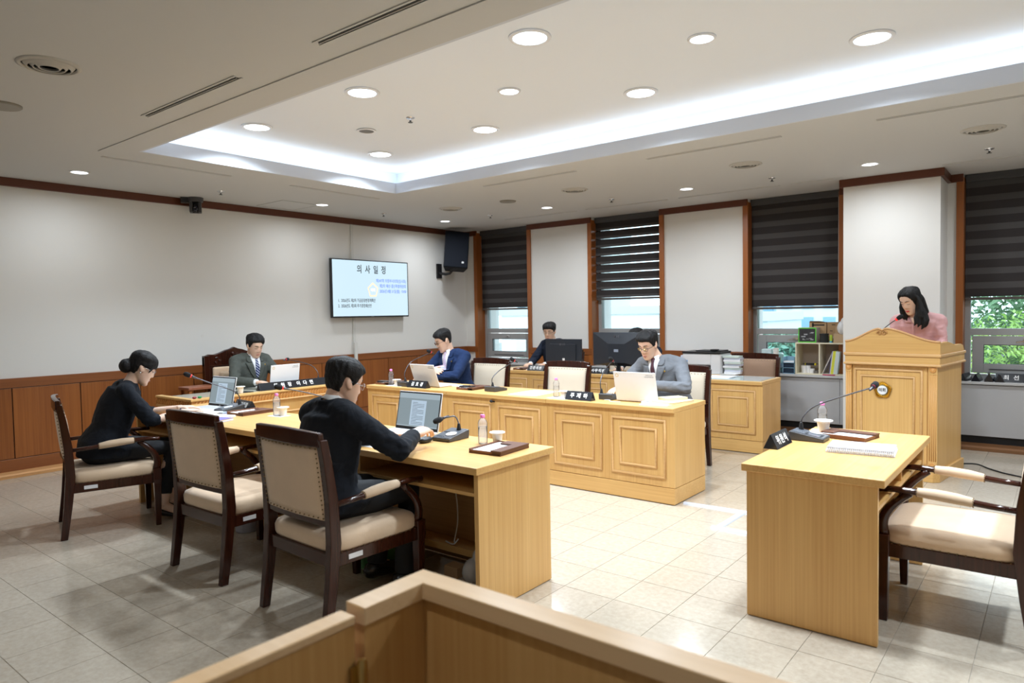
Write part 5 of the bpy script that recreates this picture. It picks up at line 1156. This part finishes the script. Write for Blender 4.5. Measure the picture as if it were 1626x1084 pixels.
def mk_hand(mb, W, d, n, curl, right, s=1.0, fan=.10, thumb=1):
    W = Vector(W); d = Vector(d).normalized(); n = Vector(n); n = (n-d*n.dot(d)).normalized(); th = d.cross(n)*(-1 if right else 1)
    mb.tube([W-d*.03, W, W+d*.03*s, W+d*.065*s, W+d*.088*s], [(.021*s, .026*s), (.020*s, .028*s), (.019*s, .037*s), (.016*s, .040*s), (.011*s, .036*s)], 12, up=n)
    for i, L in enumerate((.070, .078, .072, .056)):
        b = W+d*(.080-.004*(i == 3))*s+th*(.0295-.0195*i)*s; f = (d+th*fan*(1.5-i)*.6).normalized(); P = [b-f*.01]; ang = .10; p = b; P.append(p)
        for k, fr in enumerate((.45, .31, .24)):
            ang += curl*(.45, .8, .6)[k]; q = f*cos(ang)-n*sin(ang); p = p+q*L*s*fr; P.append(p)
        r = .0086*s if i < 3 else .0076*s; mb.tube(P, [r, r, r*.98, r*.92, r*.62], 8)
    b = W+d*.022*s+th*.026*s-n*.004*s; q1 = (d*.62+th*.68-n*.25*thumb).normalized(); q2 = (d*.85+th*.30-n*.35*thumb).normalized()
    p1 = b+q1*.042*s; p2 = p1+q2*.030*s; mb.tube([b-q1*.012, b, p1, p2, p2+q2*.006], [.012*s, .012*s, .0098*s, .0085*s, .005*s], 8)
skin_m = mat('skin', (.72, .47, .345), .5, bump=(160, .08)); skin_f = mat('skin_pale', (.78, .55, .43), .5, bump=(160, .06))
for _m in (skin_m, skin_f):
    _b = _m.node_tree.nodes['Principled BSDF']; _b.inputs['Subsurface Weight'].default_value = .12; _b.inputs['Subsurface Radius'].default_value = (.010, .004, .002)
hair_m = mat('black_hair', (.006, .0055, .006), .62, spec=.3, bump=(140, .8)); brow_m = mat('eyebrow', (.03, .022, .018), .8); lipm = mat('lips_natural', (.50, .20, .16), .45); lipr = mat('lips_red', (.60, .05, .06), .35)
shirt_m = mat('white_shirt', (.80, .81, .83), .7)
glass_f = mat('spectacle_frame', (.015, .015, .017), .3, .3); glass_s = mat('spectacle_silver', (.45, .45, .47), .25, .9)

def person(label, loc, rz, hip, chest, neck, head, hrot, sh, el, wr, hands, legs, cloth, cloth_m, hair, female=False, specs=None, tie=None, vsize=.0052, sleeves=1.0, lips=None, shw=.165, brows=True, group=None, pin=None, hs=1.0, shirt=True, standing=False):
    t = thing('person', label, 'person', (loc[0], loc[1], 0), rz, group)
    sk = skin_f if female else skin_m
    V = Vector; hip, chest, neck, head = V(hip), V(chest), V(neck), V(head)
    HM = Matrix.Translation(head) @ Euler((0, 0, RD(hrot[1]))).to_matrix().to_4x4() @ Euler((RD(-hrot[0]), 0, 0)).to_matrix().to_4x4() @ Euler((0, RD(hrot[2]), 0)).to_matrix().to_4x4() @ Matrix.Scale(hs, 4)
    # --- the body: one continuous surface
    mb = MB(); rs = []
    for i in range(44):
        u = i/43; z = -.1199+.2347*u; rs.append([HM @ V((*head_pt(z, 2*pi*j/44), z)) for j in range(44)])
    mb.rings(rs)
    for s in (-1, 1):
        R_ = (HM.to_3x3() @ Euler((.15, 0, s*-.45)).to_matrix()); mb.ell(HM @ V((s*.078, -.006, -.002)), (.0085*hs, .018*hs, .030*hs), 10, 8, R_ @ Matrix.Scale(1/hs, 3) if False else Euler((.15, 0, 0)).to_matrix())
    nr = .046 if female else .055
    nk_ = HM @ V((0, -.022, -.07)); up_ = HM @ V((0, -.012, -.02))
    mb.tube([up_, nk_, neck*.5+nk_*.5, neck+V((0, -.005, 0)), neck+V((0, -.01, -.07))], [nr*.95, nr, nr*.98, nr*1.02, nr*1.15], 16)
    mb.tube([neck+V((0, -.01, -.03)), chest, (chest+hip)/2, hip], [(.09, .07), (.14, .09), (.12, .085), (.13, .09)], 16, up=(1, 0, 0))
    for k in (0, 1):
        s_, e_, w_ = V(sh[k]), V(el[k]), V(wr[k])
        mb.tube([neck+V((0, -.01, -.05)), s_], [.045, .05], 10); mb.tube([s_, (s_+e_)/2, e_, e_.lerp(w_, .35), w_], [.046, .040, .036, .036, .025] if not female else [.040, .034, .031, .031, .022], 12)
        h_ = hands[k]
        if h_: mk_hand(mb, w_, h_[0], h_[1], h_[2], k == 0, h_[3] if len(h_) > 3 else (.92 if female else 1.0))
        kn, an = V(legs[k][0]), V(legs[k][1]); hj = hip+V(((.09, -.09)[k], 0, -.02))
        mb.tube([hj, hj.lerp(kn, .5), kn, kn.lerp(an, .3), an], [.075, .066, .050, .050, .034], 12)
        ft = V(legs[k][2]) if len(legs[k]) > 2 else an+V((0, .15, -.05)); mb.tube([an, an+(ft-an)*.5+V((0, 0, -.01)), ft], [.034, .032, .02], 10)
    body = link(vox(mb, vsize, 2), 'body', sk, t)
    # --- face parts
    def hp(x, z, o=.0): return HM @ V((x, face_y(x, z)+o, z))
    for s in (-1, 1):
        if brows:
            MB().tube([hp(s*(.013+.036*q/6), .0315+.004*sin(q/6*2.4), .0005) for q in range(7)], [.0018, .0030, .0032, .0030, .0026, .002, .0008], 6).obj('eyebrow', brow_m, body, smooth=True)
            MB().tube([hp(s*(.018+.028*q/6), .0045-.0022*sin(q/6*pi), .0012) for q in range(7)], [.0008, .0015, .0019, .0019, .0018, .0014, .0008], 6).obj('eyelashes', brow_m, body, smooth=True)
    if brows:
        lm_ = lips or lipm
        MB().tube([hp(-.022+.044*q/8, -.0630-.001*abs(q-4)/4, .0008) for q in range(9)], [.0006, .0022, .0030, .0034, .0030, .0034, .0030, .0022, .0006], 6).tube([hp(-.020+.040*q/8, -.0700+.002*abs(q-4)/4, .0006) for q in range(9)], [.0006, .0026, .0036, .0040, .0042, .0040, .0036, .0026, .0006], 6).obj('lips', lm_, body, smooth=True)
    if specs:
        fm = glass_f if specs == 'dark' else glass_s; g_ = MB(); ln = MB()
        for s in (-1, 1):
            c = V((s*.034, face_y(.03, .005)+.016, .004)); rim = []
            for q in range(17): a = 2*pi*q/16; rim.append(HM @ (c+V((.0235*cos(a)*(1), -.004*abs(cos(a))*(1 if s*cos(a) > 0 else 0), .0175*sin(a)))))
            g_.tube(rim, .0017 if specs == 'dark' else .0012, 5, cap=False)
            ln.rings([[p for p in rim[:-1]], [HM @ (c+V((0, .0012, 0)))]*16], cap=False)
            g_.tube([HM @ (c+V((s*.0235, -.003, .004))), HM @ V((s*.077, .055, .010)), HM @ V((s*.083, .005, .012)), HM @ V((s*.080, -.022, -.004))], .0016, 5)
        g_.tube([HM @ V((-.011, face_y(.0, .012)+.006, .008)), HM @ V((0, face_y(.0, .012)+.010, .011)), HM @ V((.011, face_y(.0, .012)+.006, .008))], .0014, 5)
        go = g_.obj('spectacles', fm, body, smooth=True, fix=False); ln.obj('lenses', lens_m, go, fix=False)
    # --- hair
    hb = MB(); hair(hb, HM); hm = vox(hb, .0042, 1); nr3 = [v.normal.copy() for v in hm.vertices]; hc = []; iv = HM.inverted()
    for v, nn in zip(hm.vertices, nr3):
        q = iv @ v.co; a = atan2(q.x, q.y-.01)
        if standing: s_ = noise.noise((v.co.x*75, v.co.y*75, v.co.z*7))
        else: s_ = noise.noise((q.x*70+q.z*25, q.y*22, q.z*22+loc[0]))+.6*noise.noise((q.x*140, q.y*40, q.z*40))
        hc += (v.co+nn*.0030*s_)[:]
    hm.vertices.foreach_set('co', hc); hm.update(); link(hm, 'hair', hair_m, body)
    # --- trousers and shoes
    tr = MB(); tr.ell(hip+V((0, -.02, -.01)), (.175, .135, .115), 18, 12)
    shoes = MB()
    for k in (0, 1):
        kn, an = V(legs[k][0]), V(legs[k][1]); hj = hip+V(((.09, -.09)[k], 0, -.01)); dn = (an-kn).normalized(); en = kn+(an-kn)*(.80 if female and not standing else 1.0)
        tr.tube([hj, hj.lerp(kn, .5), kn+V((0, .0, .0)), kn.lerp(en, .5), en], [.098, .088, .070, .062, .056] if not female else [.088, .074, .058, .050, .048], 14)
        f = V(legs[k][2])-an if len(legs[k]) > 2 else V((0, .15, -.05)); f.z = 0; f = f.normalized(); b = V((an.x, an.y, 0))
        if female:
            shoes.tube([b-f*.055+V((0, 0, .075)), b-f*.02+V((0, 0, .062)), b+f*.06+V((0, 0, .032)), b+f*.12+V((0, 0, .018)), b+f*.165+V((0, 0, .012))], [(.018, .028), (.026, .034), (.020, .038), (.018, .036), (.008, .012)], 12)
            shoes.tube([b-f*.048+V((0, 0, .06)), b-f*.045+V((0, 0, .001))], [.014, .006], 8)
        else:
            shoes.tube([b-f*.075+V((0, 0, .040)), b-f*.05+V((0, 0, .050)), b+f*.0+V((0, 0, .062)), b+f*.08+V((0, 0, .042)), b+f*.16+V((0, 0, .032)), b+f*.205+V((0, 0, .022))], [(.025, .022), (.046, .036), (.056, .042), (.038, .046), (.030, .044), (.012, .018)], 12)
    link(vox(tr, .010, 4), 'trousers', mat('trousers_dark', (.008, .009, .012), .85) if cloth != 'suit_grey' else cloth_m, body)
    shoes.obj('shoes', mat('shoe_black', (.010, .010, .011), .25), body, smooth=True)
    # --- jacket or blouse
    jk = MB(); fw = (.90 if standing else .96) if female else 1.06; hem = hip+V((0, -.015, -.055 if not standing else -.08))
    uc = chest.lerp(neck, .55)
    jk.tube([hem, hip+V((0, -.01, .03)), hip.lerp(chest, .45), chest, uc+V((0, -.004, 0)), neck+V((0, -.012, -.045)), neck+V((0, -.012, -.005))],
            [(.205*fw, .165*fw), (.198*fw, .155*fw), (.172*fw, .130*fw), (.190*fw, .134*fw), (.185*fw, .118*fw), (.120*fw, .090*fw), (.070*fw, .066*fw)], 28, up=(1, 0, 0))
    if not standing: jk.ell(hip+V((0, .05, -.015)), (.215*fw, .20, .095), 24, 12)
    for k in (0, 1):
        s_, e_, w_ = V(sh[k]), V(el[k]), V(wr[k]); fm_ = fw*(.94 if female else 1)
        jk.tube([neck+V((0, -.012, -.055)), s_.lerp(neck, .45)+V((0, -.006, -.006)), s_+V((0, 0, .0))], [.076*fm_, .070*fm_, .067*fm_], 14); jk.ell(s_, (.068*fm_, .066*fm_, .066*fm_), 14, 10)
        if cloth == 'blouse':
            jk.ell(s_+V(((1, -1)[k]*.018, .0, -.030)), (.074, .074, .085), 14, 10); jk.tube([s_, s_.lerp(e_, .5), e_, w_], [.066, .062, .045, .040], 14)
        elif sleeves < 1:
            en = e_.lerp(w_, .22); jk.tube([s_, s_.lerp(e_, .5), e_, en], [.064*fm_, .062*fm_, .058*fm_, .052*fm_], 14)
        else:
            jk.tube([s_, s_.lerp(e_, .35), s_.lerp(e_, .75), e_, e_.lerp(w_, .3), w_.lerp(e_, .22), w_.lerp(e_, .05)], [.068, .064, .059, .055, .052, .045, .041], 16)
    if cloth != 'blouse':
        jk.tube([neck+V((sx_*.074, yy, zz)) for sx_, yy, zz in ((1.0, .040, -.018), (.98, -.02, .002), (.66, -.060, .010), (0, -.076, .012), (-.66, -.060, .010), (-.98, -.02, .002), (-1.0, .040, -.018))], [.014]*7, 10, up=(0, 0, 1))
    me = vox(jk, .0085, 5)
    # cloth folds: gentle creases, stronger around elbows and waist
    foc = [V(el[0]), V(el[1]), hip.lerp(chest, .4)]
    nrm = [v.normal.copy() for v in me.vertices]; cos_ = []
    for v, nn in zip(me.vertices, nrm):
        p = v.co.copy(); wgt = .12+.85*sum(math.exp(-((p-f).length/.13)**2) for f in foc)
        q = noise.noise((p.x*13+loc[0]*5, p.y*13, p.z*30+loc[1])); q2 = noise.noise((p.x*30, p.y*30+4, p.z*14))
        cos_ += (p+nn*(.0085*(.6-2*abs(q))*min(1.2, wgt)+.0025*q2))[:]
    me.vertices.foreach_set('co', cos_); me.update()
    jo = link(me, 'blouse' if cloth == 'blouse' else 'jacket', cloth_m, body)
    bv = BVHTree.FromPolygons([v.co.copy() for v in me.vertices], [p.vertices[:] for p in me.polygons])
    def patch(rows, off, m, name, par, nx=6, nzs=5, th=.0025):
        vs = []; R = []
        for i in range(len(rows)-1):
            for q in range(nzs if i < len(rows)-2 else nzs+1):
                u = q/nzs; a, b = rows[i], rows[i+1]; R.append([a[k]*(1-u)+b[k]*u for k in range(3)])
        ok = True
        for xl, xr, z in R:
            for q in range(nx+1):
                x = xl+(xr-xl)*q/nx; h = bv.ray_cast(V((neck.x+x, neck.y+.8, z)), V((0, -1, 0)))
                y = h[0].y if h[0] else neck.y+.03
                vs.append((neck.x+x, y+off, z))
        n = nx+1; fs = [(i*n+j, i*n+j+1, (i+1)*n+j+1, (i+1)*n+j) for i in range(len(R)-1) for j in range(nx)]
        o = MB().add(vs, fs).obj(name, m, par, smooth=True, fix=False); so = o.modifiers.new('s', 'SOLIDIFY'); so.thickness = th; so.offset = 0; return o
    nz_ = neck.z
    if tie or cloth == 'suit' or cloth == 'suit_grey':
        if shirt:
            sp2 = patch([(-.056, .056, nz_-.012), (-.050, .050, nz_-.06), (-.030, .030, nz_-.16), (-.003, .003, nz_-.25)], .003, shirt_m, 'shirt', jo)
            ax = (HM @ V((0, 0, -.06))-neck); ax = ax.normalized(); c0 = neck+V((0, -.006, -.012)); e1 = V((1, 0, 0)); e2 = ax.cross(e1).normalized()
            rg = [[c0+ax*h+e1*r*cos(a)+e2*r*.98*sin(a) for a in [2*pi*q/24 for q in range(24)]] for h, r in ((-.012, .071), (.018, .064), (.040, .060))]
            co = MB().rings(rg, cap=False).obj('shirt_collar', shirt_m, jo, smooth=True, fix=False); so = co.modifiers.new('s', 'SOLIDIFY'); so.thickness = .003
            for s in (-1, 1): MB().add([neck+V(p) for p in ((s*.004, .064, .012), (s*.052, .045, .030), (s*.050, .066, -.052), (s*.004, .061, .012), (s*.052, .041, .030), (s*.050, .062, -.052))], [(0, 1, 2), (5, 4, 3), (0, 3, 4, 1), (1, 4, 5, 2), (2, 5, 3, 0)]).obj('collar_point', shirt_m, jo, fix=True)
            if tie:
                patch([(-.017, .017, nz_-.006), (-.011, .011, nz_-.042), (-.020, .020, nz_-.10), (-.026, .026, nz_-.17), (-.012, .012, nz_-.24)], .010, tie, 'tie', jo, 4, 4, .006)
        for s in (-1, 1):
            patch([(s*.060, s*.100, nz_-.008), (s*.054, s*.104, nz_-.045), (s*.050, s*.086, nz_-.066)], .009, cloth_m, 'collar', jo, 5, 4, .005)
            patch([(s*.049, s*.118, nz_-.072), (s*.040, s*.104, nz_-.12), (s*.024, s*.070, nz_-.19), (s*.002, s*.020, nz_-.262)], .008, cloth_m, 'lapel', jo, 6, 5, .005)
    if cloth == 'blouse':
        for s in (-1, 1):
            patch([(s*.052, s*.085, nz_-.010), (s*.040, s*.100, nz_-.045), (s*.012, s*.060, nz_-.085)], .010, cloth_m, 'collar', jo, 5, 4, .004)
        patch([(-.034, .034, nz_-.010), (-.020, .020, nz_-.05), (-.003, .003, nz_-.09)], .003, sk, 'neckline', jo)
        patch([(-.010, .010, nz_-.09), (-.010, .010, nz_-.30)], .005, cloth_m, 'placket', jo, 2, 6, .003)
    if pin:
        h = bv.ray_cast(V((neck.x+pin[0], neck.y+.8, nz_+pin[1])), V((0, -1, 0)))
        if h[0]: MB().ell(h[0]+V((0, .012, 0)), (.009, .003, .009), 10, 6).obj('lapel_pin', gold, jo, smooth=True)
    if sleeves >= 1 and cloth.startswith('suit') and shirt:
        for k in (0, 1):
            e_, w_ = V(el[k]), V(wr[k]); d = (w_-e_).normalized(); MB().tube([w_-d*.02, w_+d*.012], [.034, .033], 16, cap=True).obj('shirt_cuff', shirt_m, jo, smooth=True)
    return t, body, jo, HM
SEATLEGS = [((.12, .44, .52), (.12, .40, .09), (.12, .55, .03)), ((-.12, .44, .52), (-.12, .38, .09), (-.12, .53, .03))]
def cloth(name, c, bump=(11, 1.0)):
    m = mat(name, c, .9, bump=bump, spec=.25, var=(30, .12)); bp = [n for n in m.node_tree.nodes if n.type == 'BUMP'][0]; bp.inputs['Distance'].default_value = .010
    n = [n for n in m.node_tree.nodes if n.type == 'TEX_NOISE'][0]; n.inputs['Distortion'].default_value = .8; n.inputs['Detail'].default_value = 3; return m
charcoal = cloth('charcoal_suit', (.075, .082, .072)); navy = cloth('navy_suit', (.012, .028, .085)); black_s = cloth('black_suit', (.007, .009, .014)); grey_s = cloth('grey_suit', (.17, .18, .20)); dknavy = cloth('dark_navy_suit', (.012, .018, .035)); pink = mat('pink_blouse', (.56, .30, .30), .6, sheen=.3, bump=(80, .2))
def striped(name, c1, c2, sc, w, rot):
    m = bpy.data.materials.new(name); m.use_nodes = True; nt = m.node_tree; b = nt.nodes['Principled BSDF']; tc = nt.nodes.new('ShaderNodeTexCoord'); mp = nt.nodes.new('ShaderNodeMapping'); mp.inputs['Rotation'].default_value = (0, rot, 0)
    wv = nt.nodes.new('ShaderNodeTexWave'); wv.bands_direction = 'Z'; wv.inputs['Scale'].default_value = sc; cr = nt.nodes.new('ShaderNodeValToRGB'); cr.color_ramp.interpolation = 'CONSTANT'; cr.color_ramp.elements[0].color = c1+(1,); cr.color_ramp.elements[1].color = c2+(1,); cr.color_ramp.elements[1].position = w
    nt.links.new(tc.outputs['Object'], mp.inputs[0]); nt.links.new(mp.outputs[0], wv.inputs[0]); nt.links.new(wv.outputs['Fac'], cr.inputs[0]); nt.links.new(cr.outputs[0], b.inputs['Base Color']); b.inputs['Roughness'].default_value = .5; return m
tie1 = striped('navy_striped_tie', (.015, .03, .12), (.75, .78, .85), 14, .90, .7); tie2 = striped('pale_tie', (.45, .50, .66), (.75, .30, .35), 16, .80, -.6); tie3 = mat('plum_tie', (.06, .018, .03), .6, var=(90, .6))

def short_hair(seed=0, f=.066, top=.022, part=None, side=.010, swoop=0):
    def line(az):
        z = men_line(az, 0, f)
        if swoop: z = z-.026*g2(az*1.0-swoop*45, 20)
        return z
    def fn(mb, HM): hair_grid(mb, line, top, side, .012, HM, seed, .003, part)
    return fn
# chairman
person('seated man in charcoal suit and striped tie at the crosswise chairman\'s desk', (-7.10, 4.17), RD(-90), (0, 0, .56), (0, .06, .88), (0, .11, 1.055), (0, .165, 1.165), (24, 2, 3),
       [(.175, .07, 1.0), (-.175, .07, 1.0)], [(.27, .20, .80), (-.27, .22, .80)], [(.16, .44, .79), (-.10, .46, .785)], [((-.35, 1, .05), (0, .1, 1), .35), ((.2, 1, -.05), (0, 0, 1), .5)], SEATLEGS,
       'suit', charcoal, short_hair(1, .072, .024, .022, .010, -.9), tie=tie1, pin=(-.10, -.10))
# woman with a bun
def bun_hair(mb, HM):
    def line(az):
        a = abs(az); return lerp([(0, .026), (30, .026), (50, .022), (60, .012), (74, .012), (86, .012), (100, .012), (112, -.03), (135, -.055), (180, -.062)], a)
    hair_grid(mb, line, .020, .012, .016, HM, 3, .002)
    mb.ell(HM @ Vector((0, -.106, -.030)), (.060, .044, .052), 16, 10); mb.ell(HM @ Vector((0, -.095, -.015)), (.052, .035, .046), 12, 8)
    for s in (-1, 1): mb.tube([HM @ Vector((s*.060, .066, .04)), HM @ Vector((s*.073, .055, .01)), HM @ Vector((s*.074, .050, -.02))], [.008, .007, .002], 6)
pw_, bw_, jw_, HMw = person('seated woman with black hair in a bun, black jacket and spectacles, reading papers', (-5.37, 2.04), RD(-14), (0, -.02, .56), (0, .08, .85), (0, .165, 1.010), (0, .245, 1.115), (28, -4, 0),
       [(.150, .11, .965), (-.150, .12, .965)], [(.215, .26, .745), (-.20, .30, .76)], [(.16, .49, .785), (-.06, .52, .79)], [((-.10, 1, .05), (0, 0, 1), .25), ((.25, 1, .0), (0, 0, 1), .25)],
       [((.10, .40, .52), (.14, .33, .11), (.14, .46, .03)), ((-.08, .42, .52), (-.02, .42, .11), (-.02, .56, .03))], 'jacket', black_s, bun_hair, female=True, specs='silver', sleeves=.5, hs=.96)
MB().tube([Vector((.172+.027*cos(a)*.6, .455+.01*sin(a), .785+.027*sin(a))) for a in [2*pi*q/14 for q in range(15)]], .004, 6).obj('bracelet', mat('bracelet_dark', (.06, .06, .12), .3), bw_, smooth=True)
MB().ell(HMw @ Vector((.082, -.002, -.034)), (.006, .006, .006), 8, 6).obj('earring', mat('pearl', (.8, .78, .74), .2), bw_, smooth=True)
# man in black, foreground
person('seated man in black suit seen from behind, spectacles, hand on a mouse', (-2.93, 2.12), RD(-7), (0, 0, .56), (.01, .04, .87), (.0, .070, 1.030), (.0, .130, 1.125), (18, -6, 0),
       [(.198, .05, .968), (-.195, .05, .955)], [(.315, .25, .795), (-.30, .24, .79)], [(.130, .475, .822), (-.16, .48, .785)], [((-.30, 1, .20), (.15, .0, 1), .80, 1.18), ((.1, 1, 0), (0, 0, 1), .4)], SEATLEGS,
       'suit', black_s, short_hair(5, .062, .024, None, .013), specs='silver', vsize=.0048)
# man in blue
pb, bb, jb, HMb = person('seated man in bright navy suit and spectacles with folded arms behind the white laptop', (-5.44, 5.84), pi, (0, 0, .56), (0, .08, .88), (.01, .15, 1.055), (.045, .205, 1.175), (24, -25, 0),
       [(.180, .10, .995), (-.180, .10, .995)], [(.27, .31, .80), (-.25, .33, .80)], [(.01, .43, .855), (.10, .47, .785)], [((-1, .05, .02), (.1, .8, .6), .30), ((.8, .3, -.05), (0, .2, 1), .5)], SEATLEGS,
       'suit', navy, short_hair(9, .064, .026, None, .011), specs='dark', tie=tie2, pin=(-.10, -.11))
MB().tube([Vector((.085+.0*q, .463+.031*cos(a), .785+.031*sin(a))) for q, a in [(q, 2*pi*q/14) for q in range(15)]], .006, 6).obj('wrist_watch', chrome, bb, smooth=True)
# man in grey
person('seated man in mid-grey suit, spectacles and dark tie, writing behind the right white laptop', (-2.80, 5.86), pi, (0, 0, .56), (.03, .10, .88), (.07, .18, 1.05), (.115, .245, 1.165), (25, -9, 0),
       [(.225, .13, .985), (-.125, .11, .985)], [(.36, .28, .80), (-.27, .30, .80)], [(.28, .50, .790), (-.04, .47, .835)], [((.1, 1, -.1), (0, .1, 1), .45), ((.55, .7, .0), (0, .4, 1), .55)], SEATLEGS,
       'suit_grey', grey_s, short_hair(13, .068, .027, None, .008), specs='dark', tie=tie3, pin=(-.115, -.115))
# clerk in glasses
person('seated clerk in dark jacket and thin spectacles behind the smaller monitor', (-5.58, 8.02), pi, (0, 0, .56), (0, .05, .90), (0, .11, 1.085), (.02, .16, 1.205), (13, 14, 0),
       [(.170, .07, 1.02), (-.170, .07, 1.02)], [(.25, .24, .80), (-.25, .24, .80)], [(.12, .48, .775), (-.12, .48, .775)], [((-.1, 1, 0), (0, 0, 1), .35), ((.1, 1, 0), (0, 0, 1), .35)], SEATLEGS,
       'suit', dknavy, short_hair(17, .056, .026, None, .008), specs='silver', vsize=.006)
person('clerk almost wholly hidden by the larger monitor, only black hair showing', (-4.16, 7.98), pi, (0, 0, .56), (0, .05, .86), (0, .10, 1.015), (.07, .15, 1.125), (22, 0, 0),
       [(.165, .07, .96), (-.165, .07, .96)], [(.25, .25, .78), (-.25, .25, .78)], [(.10, .50, .775), (-.22, .52, .775)], [((.1, 1, 0), (0, 0, 1), .35), ((-.1, 1, 0), (0, 0, 1), .35)], SEATLEGS,
       'suit', dknavy, short_hair(19, .06), vsize=.007)
# woman at the lectern
def long_hair(mb, HM):
    def line(az):
        a = abs(az); return lerp([(0, .080), (20, .078), (38, .062), (52, .034), (64, -.015), (80, -.06), (100, -.10), (180, -.11)], a)
    hair_grid(mb, line, .017, .012, .014, HM, 7, .002, .012)
    H_ = lambda *p: HM @ Vector(p)
    V = Vector
    # hair falls in front of both shoulders and down the back (points below the head are given upright)
    def drop(p, dx, dy, dz): return p+V((dx, dy, -dz))
    a = H_(.077, .018, .0); b = H_(-.079, .0, .0)
    mb.tube([H_(.055, .02, .06), H_(.074, .022, .03), a, drop(a, .004, .004, .05), drop(a, -.004, .004, .10), drop(a, -.016, .002, .145), drop(a, -.026, .0, .165)], [(.012, .030), (.014, .036), (.018, .042), (.022, .044), (.024, .040), (.018, .028), (.005, .008)], 14, up=(1, 0, 0))
    mb.tube([H_(-.05, -.01, .065), H_(-.074, -.005, .03), b, drop(b, -.014, -.004, .06), drop(b, -.022, .008, .11), drop(b, -.020, .028, .16), drop(b, -.006, .04, .195)], [(.012, .035), (.016, .045), (.020, .054), (.028, .056), (.034, .052), (.026, .036), (.006, .010)], 14, up=(1, 0, 0))
    for k, (ox, oy, dz) in enumerate(((-.015, .03, .215), (-.035, .015, .235), (.005, .035, .20), (-.05, -.01, .22))):
        q0 = drop(b, ox*.3, oy*.3, .05); mb.tube([q0, drop(q0, ox*.6-.004, oy*.5, .07), drop(q0, ox*.9+.008*(-1)**k, oy*.8+.006, dz-.09), drop(q0, ox+.004, oy+.008, dz-.045), drop(q0, ox+.018, oy+.012, dz-.02)], [.020, .022, .021, .015, .003], 8)
    for k, (ox, dz) in enumerate(((-.006, .16), (-.022, .17))):
        q0 = drop(a, ox*.3, .008, .03); mb.tube([q0, drop(q0, ox*.6, .006, .06), drop(q0, ox+.006*(-1)**k, .006, dz-.06), drop(q0, ox-.01, .008, dz-.02)], [.016, .018, .014, .003], 8)
    c = H_(0, -.07, -.02)
    mb.tube([H_(0, -.07, .04), c, drop(c, 0, -.02, .06), drop(c, .0, -.03, .12), drop(c, 0, -.03, .18), drop(c, 0, -.03, .21)], [(.045, .035), (.065, .045), (.085, .045), (.10, .040), (.085, .028), (.03, .012)], 16, up=(1, 0, 0))
person('standing woman in pale pink puff-sleeved blouse with long black hair, reading at the lectern', (-1.06, 7.40), pi, (0, .02, .93), (0, .03, 1.22), (.02, .085, 1.405), (.04, .165, 1.525), (30, -30, 0),
       [(.145, .04, 1.345), (-.145, .02, 1.345)], [(.20, .10, 1.13), (-.20, .10, 1.13)], [(.13, .26, 1.09), (-.13, .26, 1.09)], [((0, 1, .0), (0, 0, 1), .3), ((0, 1, 0), (0, 0, 1), .3)],
       [((.09, .02, .50), (.09, 0, .10), (.09, .14, .03)), ((-.09, .02, .50), (-.09, 0, .10), (-.09, .14, .03))], 'blouse', pink, long_hair, female=True, lips=lipr, standing=True, hs=.97)
